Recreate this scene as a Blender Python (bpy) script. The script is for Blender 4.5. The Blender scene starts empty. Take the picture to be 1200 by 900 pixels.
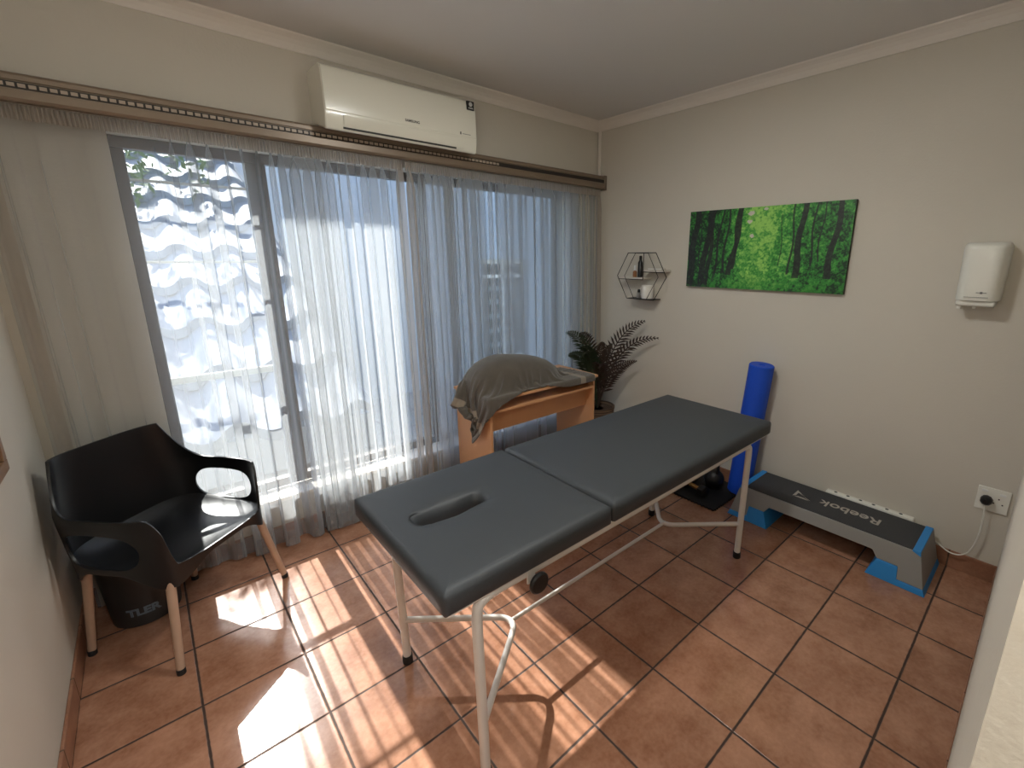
import bpy, bmesh, math, random
import numpy as np
from mathutils import Vector, Matrix, noise as mnoise
rnd = random.Random(7)
S = bpy.context.scene
COL = S.collection
PI = math.pi
T = 0.333

# ------------------------------------------------------------------ helpers
def mesh_obj(name, verts, faces, mat=None, parent=None, smooth=False, uvs=None):
    me = bpy.data.meshes.new(name)
    me.from_pydata([tuple(v) for v in verts], [], faces)
    me.validate(); me.update()
    o = bpy.data.objects.new(name, me); COL.objects.link(o)
    if mat: me.materials.append(mat)
    if smooth:
        me.polygons.foreach_set('use_smooth', [True]*len(me.polygons))
    if parent: o.parent = parent
    return o

def bm_obj(name, bm, mat=None, parent=None, smooth=False, recalc=True):
    if recalc: bmesh.ops.recalc_face_normals(bm, faces=bm.faces)
    me = bpy.data.meshes.new(name); bm.to_mesh(me); bm.free()
    o = bpy.data.objects.new(name, me); COL.objects.link(o)
    if mat: me.materials.append(mat)
    if smooth:
        me.polygons.foreach_set('use_smooth', [True]*len(me.polygons))
    if parent: o.parent = parent
    return o

def bevel(o, w, seg=2, angle=35):
    m = o.modifiers.new('bevel', 'BEVEL'); m.width = w; m.segments = seg
    m.limit_method = 'ANGLE'; m.angle_limit = math.radians(angle)
    o.data.polygons.foreach_set('use_smooth', [True]*len(o.data.polygons))
    n = o.modifiers.new('wn', 'WEIGHTED_NORMAL'); n.keep_sharp = True
    return o

def box(bm, a, b, M=None):
    x0,y0,z0 = a; x1,y1,z1 = b
    vs = [Vector(p) for p in ((x0,y0,z0),(x1,y0,z0),(x1,y1,z0),(x0,y1,z0),(x0,y0,z1),(x1,y0,z1),(x1,y1,z1),(x0,y1,z1))]
    if M: vs = [M@v for v in vs]
    v = [bm.verts.new(p) for p in vs]
    for f in ((3,2,1,0),(4,5,6,7),(0,1,5,4),(1,2,6,5),(2,3,7,6),(3,0,4,7)):
        bm.faces.new([v[i] for i in f])

def boxes(name, lst, mat, parent=None, bev=0):
    bm = bmesh.new()
    for a, b in lst: box(bm, a, b)
    o = bm_obj(name, bm, mat, parent)
    if bev: bevel(o, bev)
    return o

def smooth_path(pts, r=.05, n=6, closed=False):
    """round the corners of a polyline with quadratic arcs"""
    P = [Vector(p) for p in pts]; out = []
    N = len(P)
    for i, p in enumerate(P):
        if not closed and (i == 0 or i == N-1): out.append(p); continue
        a, b = P[(i-1) % N], P[(i+1) % N]
        rr = r[i] if isinstance(r, (list, tuple)) else r
        da = (a-p); db = (b-p)
        ra = min(rr, da.length*.49); rb = min(rr, db.length*.49)
        s = p+da.normalized()*ra; e = p+db.normalized()*rb
        for k in range(n+1):
            t = k/n
            out.append(s*(1-t)**2 + p*2*t*(1-t) + e*t*t)
    return out

def tube(bm, pts, r, seg=12, closed=False, cap=True):
    P = [Vector(p) for p in pts]; N = len(P)
    rr = r if isinstance(r, (list, tuple)) else [r]*N
    rings = []
    up = None
    for i in range(N):
        if closed: t = P[(i+1) % N]-P[i-1]
        else: t = P[min(i+1, N-1)]-P[max(i-1, 0)]
        t.normalize()
        if up is None:
            up = Vector((0,0,1)) if abs(t.z) < .9 else Vector((1,0,0))
        n = (up - t*up.dot(t)); n.normalize(); up = n
        b = t.cross(n)
        rings.append([bm.verts.new(P[i]+(n*math.cos(2*PI*k/seg)+b*math.sin(2*PI*k/seg))*rr[i]) for k in range(seg)])
    M = N if closed else N-1
    for i in range(M):
        A, B = rings[i], rings[(i+1) % N]
        for k in range(seg):
            bm.faces.new((A[k], A[(k+1) % seg], B[(k+1) % seg], B[k]))
    if cap and not closed:
        bm.faces.new(rings[0][::-1]); bm.faces.new(rings[-1])

def tube_obj(name, pts, r, mat, parent=None, seg=12, closed=False):
    bm = bmesh.new(); tube(bm, pts, r, seg, closed)
    o = bm_obj(name, bm, mat, parent, smooth=True)
    m = o.modifiers.new('es', 'EDGE_SPLIT'); m.split_angle = math.radians(50)
    return o

def lathe(bm, prof, c=(0,0,0), seg=32, M=None):
    """prof: (r,z) list, closed with caps when r>0 at ends"""
    rings = []
    c = Vector(c)
    for r, z in prof:
        ring = []
        for k in range(seg):
            v = Vector((r*math.cos(2*PI*k/seg), r*math.sin(2*PI*k/seg), z))
            if M: v = M@v
            ring.append(bm.verts.new(v+c))
        rings.append(ring)
    for A, B in zip(rings, rings[1:]):
        for k in range(seg):
            bm.faces.new((A[k], A[(k+1) % seg], B[(k+1) % seg], B[k]))
    bm.faces.new(rings[0][::-1]); bm.faces.new(rings[-1])

def lathe_obj(name, prof, c, mat, parent=None, seg=32, M=None, bev=0):
    bm = bmesh.new(); lathe(bm, prof, c, seg, M)
    o = bm_obj(name, bm, mat, parent, smooth=True)
    m = o.modifiers.new('es', 'EDGE_SPLIT'); m.split_angle = math.radians(40)
    return o

def prism(bm, poly, axis, a, b):
    """extrude 2-D polygon along axis ('x': poly=(y,z), 'y': poly=(x,z), 'z': poly=(x,y))"""
    def P(p, t):
        if axis == 'x': return (t, p[0], p[1])
        if axis == 'y': return (p[0], t, p[1])
        return (p[0], p[1], t)
    A = [bm.verts.new(P(p, a)) for p in poly]; B = [bm.verts.new(P(p, b)) for p in poly]
    n = len(poly)
    for i in range(n): bm.faces.new((A[i], A[(i+1) % n], B[(i+1) % n], B[i]))
    bm.faces.new(A[::-1]); bm.faces.new(B)

def grid_faces(nu, nv, wrapu=False):
    F = []
    for i in range(nu if wrapu else nu-1):
        for j in range(nv-1):
            a = i*nv+j; b = ((i+1) % nu)*nv+j
            F.append((a, b, b+1, a+1))
    return F

def empty(name, loc, label=None, cat=None, group=None, kind=None):
    o = bpy.data.objects.new(name, None); COL.objects.link(o)
    o.location = loc; o.empty_display_size = .1
    tag(o, label, cat, group, kind)
    return o

def tag(o, label=None, cat=None, group=None, kind=None):
    if label: o['label'] = label
    if cat: o['category'] = cat
    if group: o['group'] = group
    if kind: o['kind'] = kind
    return o

def adopt(root, *objs):
    """parent objects built in world coordinates to an Empty away from the origin"""
    M = Matrix.Translation(-Vector(root.location))
    for o in objs:
        if o.parent is None or o.parent == root:
            o.parent = root; o.matrix_parent_inverse = M

def text_mesh(name, body, size, M, mat, parent=None, depth=.0006, bold=0.0, squash=1.0, wrap=None):
    c = bpy.data.curves.new(name, 'FONT'); c.body = body; c.size = size; c.extrude = depth; c.offset = bold
    c.align_x = 'CENTER'; c.align_y = 'CENTER'
    t = bpy.data.objects.new(name, c); COL.objects.link(t)
    bpy.context.view_layer.update()
    me = bpy.data.meshes.new_from_object(t.evaluated_get(bpy.context.evaluated_depsgraph_get()))
    bpy.data.objects.remove(t); bpy.data.curves.remove(c)
    me.name = name
    for v in me.vertices:
        p = Vector((v.co.x*squash, v.co.y, v.co.z))
        v.co = wrap(p) if wrap else M@p
    o = bpy.data.objects.new(name, me); COL.objects.link(o)
    me.materials.clear(); me.materials.append(mat)
    if parent: o.parent = parent
    return o

# ------------------------------------------------------------------ materials
def srgb(r, g, b):
    f = lambda c: (c/12.92 if c <= .04045 else ((c+.055)/1.055)**2.4)
    return (f(r/255), f(g/255), f(b/255), 1)

def new_mat(name):
    m = bpy.data.materials.new(name); m.use_nodes = True
    nt = m.node_tree
    return m, nt, nt.nodes['Principled BSDF'], nt.nodes, nt.links

def pbr(name, col, rough=.5, metal=0, noise=0, nscale=20, bump=0, bscale=200, coat=0, spec=.5, sheen=0):
    m, nt, b, N, L = new_mat(name)
    b.inputs['Roughness'].default_value = rough
    b.inputs['Metallic'].default_value = metal
    b.inputs['Specular IOR Level'].default_value = spec
    b.inputs['Coat Weight'].default_value = coat
    if sheen:
        b.inputs['Sheen Weight'].default_value = sheen; b.inputs['Sheen Roughness'].default_value = .6
    tc = N.new('ShaderNodeTexCoord')
    if noise:
        n = N.new('ShaderNodeTexNoise'); n.inputs['Scale'].default_value = nscale; n.inputs['Detail'].default_value = 5
        L.new(tc.outputs['Object'], n.inputs['Vector'])
        mx = N.new('ShaderNodeMix'); mx.data_type = 'RGBA'
        mx.inputs['A'].default_value = tuple(c*(1-noise) for c in col[:3])+(1,)
        mx.inputs['B'].default_value = tuple(min(1, c*(1+noise)) for c in col[:3])+(1,)
        L.new(n.outputs['Fac'], mx.inputs['Factor']); L.new(mx.outputs['Result'], b.inputs['Base Color'])
    else:
        b.inputs['Base Color'].default_value = col
    if bump:
        n = N.new('ShaderNodeTexNoise'); n.inputs['Scale'].default_value = bscale; n.inputs['Detail'].default_value = 4
        L.new(tc.outputs['Object'], n.inputs['Vector'])
        bp = N.new('ShaderNodeBump'); bp.inputs['Strength'].default_value = bump; bp.inputs['Distance'].default_value = .002
        L.new(n.outputs['Fac'], bp.inputs['Height']); L.new(bp.outputs['Normal'], b.inputs['Normal'])
    return m

def math_node(N, L, op, a, b=None, c=None):
    n = N.new('ShaderNodeMath'); n.operation = op
    for i, v in enumerate((a, b, c)):
        if v is None: continue
        if isinstance(v, (int, float)): n.inputs[i].default_value = v
        else: L.new(v, n.inputs[i])
    return n.outputs[0]

def tile_material(name, base, base2, grout, size=T, gw=.0075, ox=0, oy=0, rough=.2, plane='xy'):
    m, nt, b, N, L = new_mat(name)
    tc = N.new('ShaderNodeTexCoord')
    geo = N.new('ShaderNodeNewGeometry')
    sp = N.new('ShaderNodeSeparateXYZ'); L.new(geo.outputs['Position'], sp.inputs[0])
    X, Y = sp.outputs[0 if plane[0] == 'x' else 1], sp.outputs[1 if plane[1] == 'y' else 2]
    def dist(c, o):
        s = math_node(N, L, 'ADD', c, o+100*size)
        q = math_node(N, L, 'DIVIDE', s, size)
        fr = math_node(N, L, 'FRACT', q)
        d = math_node(N, L, 'MINIMUM', fr, math_node(N, L, 'SUBTRACT', 1, fr))
        return math_node(N, L, 'MULTIPLY', d, size), math_node(N, L, 'FLOOR', q)
    dx, ix = dist(X, ox); dy, iy = dist(Y, oy)
    wob = N.new('ShaderNodeTexNoise'); wob.inputs['Scale'].default_value = 30; L.new(geo.outputs['Position'], wob.inputs['Vector'])
    wv = math_node(N, L, 'MULTIPLY', math_node(N, L, 'SUBTRACT', wob.outputs['Fac'], .5), .004)
    d = math_node(N, L, 'ADD', math_node(N, L, 'MINIMUM', dx, dy), wv)
    mr = N.new('ShaderNodeMapRange'); mr.inputs['From Min'].default_value = gw*.35; mr.inputs['From Max'].default_value = gw*.75
    L.new(d, mr.inputs['Value'])
    mask = mr.outputs['Result']
    cell = N.new('ShaderNodeCombineXYZ'); L.new(ix, cell.inputs[0]); L.new(iy, cell.inputs[1])
    wn = N.new('ShaderNodeTexWhiteNoise'); wn.noise_dimensions = '3D'; L.new(cell.outputs[0], wn.inputs['Vector'])
    # cloud pattern shifted per tile
    off = N.new('ShaderNodeVectorMath'); off.operation = 'SCALE'; L.new(wn.outputs['Color'], off.inputs[0]); off.inputs['Scale'].default_value = 9
    add = N.new('ShaderNodeVectorMath'); L.new(geo.outputs['Position'], add.inputs[0]); L.new(off.outputs[0], add.inputs[1])
    n1 = N.new('ShaderNodeTexNoise'); n1.inputs['Scale'].default_value = 7; n1.inputs['Detail'].default_value = 7; n1.inputs['Roughness'].default_value = .62
    L.new(add.outputs[0], n1.inputs['Vector'])
    n2 = N.new('ShaderNodeTexNoise'); n2.inputs['Scale'].default_value = 70; n2.inputs['Detail'].default_value = 4
    L.new(add.outputs[0], n2.inputs['Vector'])
    cr = N.new('ShaderNodeMapRange'); cr.inputs['From Min'].default_value = .34; cr.inputs['From Max'].default_value = .66
    L.new(math_node(N, L, 'ADD', math_node(N, L, 'MULTIPLY', n1.outputs['Fac'], .75), math_node(N, L, 'MULTIPLY', n2.outputs['Fac'], .25)), cr.inputs['Value'])
    mx = N.new('ShaderNodeMix'); mx.data_type = 'RGBA'; mx.inputs['A'].default_value = base2; mx.inputs['B'].default_value = base
    L.new(cr.outputs['Result'], mx.inputs['Factor'])
    hv = N.new('ShaderNodeHueSaturation'); L.new(mx.outputs['Result'], hv.inputs['Color'])
    L.new(math_node(N, L, 'ADD', math_node(N, L, 'MULTIPLY', wn.outputs['Value'], .14), .93), hv.inputs['Value'])
    mg = N.new('ShaderNodeMix'); mg.data_type = 'RGBA'; mg.inputs['A'].default_value = grout
    L.new(mask, mg.inputs['Factor']); L.new(hv.outputs['Color'], mg.inputs['B']); L.new(mg.outputs['Result'], b.inputs['Base Color'])
    rr = N.new('ShaderNodeMapRange'); rr.inputs['To Min'].default_value = .8; rr.inputs['To Max'].default_value = rough
    L.new(mask, rr.inputs['Value']); L.new(rr.outputs['Result'], b.inputs['Roughness'])
    bp = N.new('ShaderNodeBump'); bp.inputs['Strength'].default_value = .6; bp.inputs['Distance'].default_value = .002
    L.new(math_node(N, L, 'ADD', mask, math_node(N, L, 'MULTIPLY', n2.outputs['Fac'], .10)), bp.inputs['Height'])
    L.new(bp.outputs['Normal'], b.inputs['Normal'])
    return m

M = {}
M['floor'] = tile_material('terracotta_tile', srgb(178, 132, 106), srgb(140, 96, 72), srgb(62, 45, 36), rough=.15)
M['skirting'] = tile_material('skirting_tile', srgb(164, 118, 92), srgb(130, 88, 66), srgb(95, 75, 60), rough=.3, gw=.006, plane='yz', oy=T*.35)
M['skirting_x'] = tile_material('skirting_tile_x', srgb(164, 118, 92), srgb(130, 88, 66), srgb(95, 75, 60), rough=.3, gw=.006, plane='xz', oy=T*.35)
M['sill'] = tile_material('sill_tile', srgb(232, 222, 208), srgb(215, 200, 182), srgb(120, 110, 100), rough=.3, ox=.12, oy=.1)
M['paving'] = tile_material('paving_tile', srgb(160, 157, 150), srgb(145, 140, 134), srgb(90, 86, 82), size=.4, rough=.6)
M['wall'] = pbr('wall_plaster', srgb(200, 193, 180), .75, noise=.03, nscale=3, bump=.35, bscale=90)
M['ceiling'] = pbr('ceiling_paint', srgb(212, 208, 203), .8, bump=.1, bscale=60)
M['cornice'] = pbr('cornice_paint', srgb(222, 214, 204), .6)
M['outwall'] = pbr('outside_plaster', srgb(176, 180, 186), .85, noise=.05, nscale=2, bump=.4, bscale=60)
M['soffit'] = pbr('soffit_board', srgb(120, 100, 84), .7)
M['frame'] = pbr('bronze_aluminium', srgb(92, 84, 78), .4, metal=.3)
M['white_metal'] = pbr('white_powder_coat', srgb(208, 202, 194), .32, coat=.3)
M['vinyl'] = pbr('charcoal_vinyl', srgb(55, 58, 61), .52, noise=.05, nscale=8, bump=.28, bscale=420, spec=.45)
M['black_rubber'] = pbr('black_rubber', srgb(20, 20, 21), .65)
M['black_plastic'] = pbr('black_plastic', srgb(15, 15, 17), .36, bump=.06, bscale=700)
M['wood'] = pbr('beech_laminate', srgb(205, 152, 108), .42, noise=.06, nscale=6)
M['leg_wood'] = pbr('leg_wood', srgb(176, 146, 124), .38, noise=.1, nscale=14)
M['white_plastic'] = pbr('white_plastic', srgb(226, 224, 214), .28, coat=.2)
M['ac_plastic'] = pbr('cream_white_plastic', srgb(222, 219, 205), .25, coat=.3)
M['dark_gap'] = pbr('dark_gap', srgb(45, 44, 42), .6)
M['print_black'] = pbr('print_black', srgb(25, 25, 26), .5)
M['print_grey'] = pbr('print_grey', srgb(120, 120, 118), .5)
M['print_white'] = pbr('print_white', srgb(225, 225, 222), .5)
M['rail'] = pbr('rail_brown', srgb(128, 112, 95), .36, metal=.25, noise=.04, nscale=5)
M['rail_dark'] = pbr('rail_groove', srgb(40, 33, 28), .5)
M['glider'] = pbr('glider_plastic', srgb(170, 155, 138), .4)
M['blue_foam'] = pbr('blue_foam', srgb(10, 72, 190), .6, noise=.08, nscale=60, bump=.3, bscale=160)
M['step_grey'] = pbr('step_grey', srgb(140, 138, 134), .5, bump=.15, bscale=300)
M['step_blue'] = pbr('step_blue', srgb(40, 132, 200), .45)
M['step_top'] = pbr('step_mat', srgb(58, 58, 60), .7, bump=.3, bscale=500)
M['step_print'] = pbr('step_print', srgb(172, 164, 154), .6)
M['kettle'] = pbr('cast_iron', srgb(22, 22, 23), .45, bump=.15, bscale=150)
M['mat_rubber'] = pbr('mat_rubber', srgb(24, 24, 27), .8, bump=.5, bscale=240)
M['wire'] = pbr('black_wire', srgb(26, 24, 23), .45, metal=.3)
M['shelf_board'] = pbr('whitewashed_board', srgb(206, 198, 186), .5)
M['ceramic'] = pbr('white_ceramic', srgb(226, 222, 214), .25)
M['label_brown'] = pbr('label_brown', srgb(150, 100, 62), .5)
M['silver'] = pbr('silver', srgb(180, 178, 172), .3, metal=.8)
M['brass'] = pbr('brass', srgb(170, 125, 70), .35, metal=.8)
M['bucket'] = pbr('bucket_plastic', srgb(44, 42, 41), .45)
M['bucket_label'] = pbr('bucket_label', srgb(28, 30, 33), .5)
M['bucket_print'] = pbr('bucket_print', srgb(96, 110, 122), .5)
M['frame_wood'] = pbr('walnut_frame', srgb(130, 98, 70), .45, noise=.15, nscale=30)
M['frond'] = pbr('frond_leaf', srgb(58, 44, 36), .5, noise=.35, nscale=9)
M['frond_green'] = pbr('frond_green', srgb(44, 56, 36), .5, noise=.35, nscale=9)
M['soil'] = pbr('soil', srgb(40, 30, 24), .9, bump=.8, bscale=60)
M['leaf'] = pbr('tree_leaf', srgb(96, 118, 60), .6, noise=.3, nscale=3)
M['bark'] = pbr('tree_bark', srgb(90, 76, 62), .8, bump=.6, bscale=30)
M['roof_tile'] = pbr('pale_cement_tile', srgb(132, 136, 142), .7, noise=.06, nscale=5)
M['picture'] = pbr('dark_picture', srgb(60, 50, 44), .5)

def weave_mat(name, c1, c2, scale):
    m, nt, b, N, L = new_mat(name)
    tc = N.new('ShaderNodeTexCoord')
    w1 = N.new('ShaderNodeTexWave'); w1.bands_direction = 'Z'; w1.inputs['Scale'].default_value = scale; w1.inputs['Distortion'].default_value = 1.0
    L.new(tc.outputs['Object'], w1.inputs['Vector'])
    mx = N.new('ShaderNodeMix'); mx.data_type = 'RGBA'; mx.inputs['A'].default_value = c2; mx.inputs['B'].default_value = c1
    L.new(w1.outputs['Fac'], mx.inputs['Factor']); L.new(mx.outputs['Result'], b.inputs['Base Color'])
    b.inputs['Roughness'].default_value = .8
    return m
M['basket'] = weave_mat('woven_basket', srgb(120, 98, 78), srgb(70, 54, 42), 14)

def towel_mat():
    m, nt, b, N, L = new_mat('taupe_terry')
    uv = N.new('ShaderNodeUVMap'); sp = N.new('ShaderNodeSeparateXYZ'); L.new(uv.outputs[0], sp.inputs[0])
    u = sp.outputs[0]
    e = math_node(N, L, 'MINIMUM', u, math_node(N, L, 'SUBTRACT', 1, u))
    band = math_node(N, L, 'MULTIPLY', math_node(N, L, 'GREATER_THAN', e, .075), math_node(N, L, 'LESS_THAN', e, .115))
    tc = N.new('ShaderNodeTexCoord')
    n = N.new('ShaderNodeTexNoise'); n.inputs['Scale'].default_value = 260; n.inputs['Detail'].default_value = 3; L.new(tc.outputs['Object'], n.inputs['Vector'])
    n2 = N.new('ShaderNodeTexNoise'); n2.inputs['Scale'].default_value = 14; n2.inputs['Detail'].default_value = 5; L.new(tc.outputs['Object'], n2.inputs['Vector'])
    f = math_node(N, L, 'ADD', math_node(N, L, 'MULTIPLY', n.outputs['Fac'], .5), math_node(N, L, 'MULTIPLY', n2.outputs['Fac'], .5))
    mx = N.new('ShaderNodeMix'); mx.data_type = 'RGBA'; mx.inputs['A'].default_value = srgb(56, 51, 45); mx.inputs['B'].default_value = srgb(104, 95, 84)
    L.new(f, mx.inputs['Factor'])
    mb = N.new('ShaderNodeMix'); mb.data_type = 'RGBA'; L.new(band, mb.inputs['Factor']); L.new(mx.outputs['Result'], mb.inputs['A']); mb.inputs['B'].default_value = srgb(138, 127, 112)
    L.new(mb.outputs['Result'], b.inputs['Base Color'])
    b.inputs['Roughness'].default_value = .95; b.inputs['Sheen Weight'].default_value = .3
    bp = N.new('ShaderNodeBump'); bp.inputs['Distance'].default_value = .004; bp.inputs['Strength'].default_value = .8
    L.new(math_node(N, L, 'MULTIPLY', n.outputs['Fac'], math_node(N, L, 'SUBTRACT', 1, band)), bp.inputs['Height']); L.new(bp.outputs['Normal'], b.inputs['Normal'])
    return m
M['towel'] = towel_mat()

def sheer_mat(name, tau, col):
    """thin voile: share of thread seen grows with the slant of the cloth"""
    m = bpy.data.materials.new(name); m.use_nodes = True
    nt = m.node_tree; N, L = nt.nodes, nt.links
    N.clear()
    out = N.new('ShaderNodeOutputMaterial')
    geo = N.new('ShaderNodeNewGeometry')
    dot = N.new('ShaderNodeVectorMath'); dot.operation = 'DOT_PRODUCT'
    L.new(geo.outputs['Normal'], dot.inputs[0]); L.new(geo.outputs['Incoming'], dot.inputs[1])
    c = math_node(N, L, 'MAXIMUM', math_node(N, L, 'ABSOLUTE', dot.outputs['Value']), .12)
    tr = math_node(N, L, 'EXPONENT', math_node(N, L, 'DIVIDE', -tau, c))
    tp = N.new('ShaderNodeBsdfTransparent')
    df = N.new('ShaderNodeBsdfDiffuse'); df.inputs['Color'].default_value = col
    tl = N.new('ShaderNodeBsdfTranslucent'); tl.inputs['Color'].default_value = col
    a = N.new('ShaderNodeMixShader'); a.inputs[0].default_value = .5
    L.new(df.outputs[0], a.inputs[1]); L.new(tl.outputs[0], a.inputs[2])
    mx = N.new('ShaderNodeMixShader'); L.new(tr, mx.inputs[0]); L.new(a.outputs[0], mx.inputs[1]); L.new(tp.outputs[0], mx.inputs[2])
    L.new(mx.outputs[0], out.inputs[0])
    return m
M['sheer'] = sheer_mat('sheer_voile', .40, srgb(192, 195, 197))
M['sheer_dense'] = sheer_mat('gathered_voile', .95, srgb(196, 186, 174))

def glass_mat():
    m = bpy.data.materials.new('window_glass'); m.use_nodes = True
    N, L = m.node_tree.nodes, m.node_tree.links; N.clear()
    out = N.new('ShaderNodeOutputMaterial'); tp = N.new('ShaderNodeBsdfTransparent'); gl = N.new('ShaderNodeBsdfGlossy')
    gl.inputs['Roughness'].default_value = .02; tp.inputs['Color'].default_value = (.93, .95, .95, 1)
    mx = N.new('ShaderNodeMixShader'); mx.inputs[0].default_value = .03; L.new(tp.outputs[0], mx.inputs[1]); L.new(gl.outputs[0], mx.inputs[2])
    L.new(mx.outputs[0], out.inputs[0])
    return m
M['glass'] = glass_mat()

def attr_mat(name, rough):
    m, nt, b, N, L = new_mat(name)
    a = N.new('ShaderNodeVertexColor'); a.layer_name = 'col'
    L.new(a.outputs['Color'], b.inputs['Base Color']); b.inputs['Roughness'].default_value = rough
    return m
M['forest'] = attr_mat('forest_print', .45)

# ------------------------------------------------------------------ room shell
XL, XR, YW, YB, ZC = -1.005, 2.331, .27, -2.515, 2.62
WX0, WX1, WZ0, WZ1, YO = -.60, 2.02, .262, 2.09, .49     # window hole
st = lambda o: tag(o, kind='structure')
st(boxes('floor', [((XL-.15, YB-1.6, -.08), (XR+.15, YO, 0))], M['floor']))
st(boxes('ceiling', [((XL-.15, YB-1.6, ZC), (XR+.15, YO, ZC+.1))], M['ceiling']))
st(boxes('wall_right', [((XR, YB-1.6, 0), (XR+.15, YO, ZC))], M['wall']))
st(boxes('wall_left', [((XL-.15, YB-1.6, 0), (XL, YO, ZC))], M['wall']))
st(boxes('wall_window', [((XL, YW, 0), (XR, YO, WZ0-.022)), ((XL, YW, WZ1), (XR, YO, ZC)),
                         ((XL, YW, WZ0-.022), (WX0, YO, WZ1)), ((WX1, YW, WZ0-.022), (XR, YO, WZ1))], M['wall']))
st(boxes('wall_back', [((-.25, YB-.14, 0), (XR, YB, ZC)), ((XL, YB-.14, 2.1), (-.25, YB, ZC)), ((XL, YB-.14, 0), (XL+.06, YB, 2.1))], M['wall']))
st(boxes('wall_hall', [((XL, YB-1.6, 0), (XR, YB-1.5, ZC))], M['wall']))
# skirting tiles
def skirt(name, a, b, mat):
    st(boxes(name, [(a, b)], mat, bev=.003))
skirt('baseboard_right', (XR-.010, YB, 0), (XR, YW-.01, .096), M['skirting'])
skirt('baseboard_left', (XL, YB, 0), (XL+.010, YW-.01, .096), M['skirting'])
skirt('baseboard_window', (XL, YW-.010, 0), (XR, YW, .096), M['skirting_x'])
skirt('baseboard_back', (-.25, YB, 0), (XR-.01, YB+.004, .09), M['skirting_x'])
# cornice (coved)
def cornice(name, fn):
    prof = [(0, 0), (0, -.062), (.006, -.062), (.012, -.05), (.022, -.035), (.038, -.02), (.052, -.012), (.064, -.006), (.07, 0)]
    bm = bmesh.new()
    A = [bm.verts.new(fn(d, z, 0)) for d, z in prof]; B = [bm.verts.new(fn(d, z, 1)) for d, z in prof]
    n = len(prof)
    for i in range(n): bm.faces.new((A[i], A[(i+1) % n], B[(i+1) % n], B[i]))
    bm.faces.new(A[::-1]); bm.faces.new(B)
    o = bm_obj(name, bm, M['cornice']); st(o)
cornice('trim_1', lambda d, z, e: (XL if e == 0 else XR-d, YW-d, ZC+z))
cornice('trim_2', lambda d, z, e: (XR-d, YW-d if e == 0 else YB, ZC+z))
cornice('trim_3', lambda d, z, e: (XL+d, YW-d if e == 0 else YB, ZC+z))
# slim white trunking in the far corner
o = boxes('trim_4', [((XR-.012, YW-.036, 2.215), (XR, YW-.012, ZC-.06))], M['cornice'], bev=.002); st(o)

# window
wn = empty('window_1', (0, 0, 0), kind='structure')
FY0, FY1 = .405, .455
fr = boxes('window_frame', [((WX0, FY0, WZ0), (WX1, FY1, WZ0+.05)), ((WX0, FY0, WZ1-.05), (WX1, FY1, WZ1)),
      ((WX0, FY0, WZ0+.05), (WX0+.045, FY1, WZ1-.05)), ((WX1-.045, FY0, WZ0+.05), (WX1, FY1, WZ1-.05))], M['frame'], wn, .004)
muls = [-.065, .84, 1.04]
for i, x in enumerate(muls):
    w = .045 if i == 0 else .028
    boxes('mullion', [((x-w, FY0+.002, WZ0+.05), (x+w, FY1-.002, WZ1-.05))], M['frame'], wn, .004)
xs = [WX0+.045]+[v for i, x in enumerate(muls) for v in (x-(.045 if i == 0 else .028), x+(.045 if i == 0 else .028))]+[WX1-.045]
for i in range(0, len(xs), 2):
    boxes('pane', [((xs[i], .428, WZ0+.05), (xs[i+1], .432, WZ1-.05))], M['glass'], wn)
for z, hz_ in ((1.915, .006), (1.55, .006), (.965, .018)):
    boxes('glazing_bar', [((xs[0], .440, z-hz_), (xs[1], .452, z+hz_))], M['print_white'], wn)
boxes('window_sill', [((WX0, YW-.015, WZ0-.022), (WX1, FY0, WZ0))], M['sill'], wn, .003)

# outside: paving, wing of the building, eave
o = boxes('floor_outside', [((-4, YO, .02), (6, 7.5, .12))], M['paving']); st(o)
st(boxes('ceiling_outside', [((-4, YO, 2.135), (5, .63, 2.20))], M['soffit']))
wing = boxes('wall_outside', [((.62, 2.4, .121), (.82, 7.5, 4.2)), ((.62, 2.2, .121), (2.42, 2.4, 4.2)), ((3.08, 2.2, .121), (6, 2.4, 4.2)), ((2.42, 2.2, .121), (3.08, 2.4, .30)), ((2.42, 2.2, 1.55), (3.08, 2.4, 4.2))], M['outwall']); st(wing)
w2 = empty('window_2', (0, 0, 0), kind='structure')
boxes('window_frame', [((2.42, 2.25, .30), (3.08, 2.3, .35)), ((2.42, 2.25, 1.50), (3.08, 2.3, 1.55)), ((2.42, 2.25, .35), (2.46, 2.3, 1.50)),
     ((3.04, 2.25, .35), (3.08, 2.3, 1.50)), ((2.73, 2.25, .35), (2.77, 2.3, 1.50)), ((2.46, 2.25, 1.33), (3.04, 2.3, 1.37))], M['white_metal'], w2)
boxes('pane', [((2.46, 2.275, .35), (3.04, 2.28, 1.50))], M['picture'], w2)
for z in (.50, .68, .86, 1.04, 1.20): boxes('glazing_bar', [((2.46, 2.26, z-.030), (3.04, 2.274, z+.030))], M['print_grey'], w2)

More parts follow.
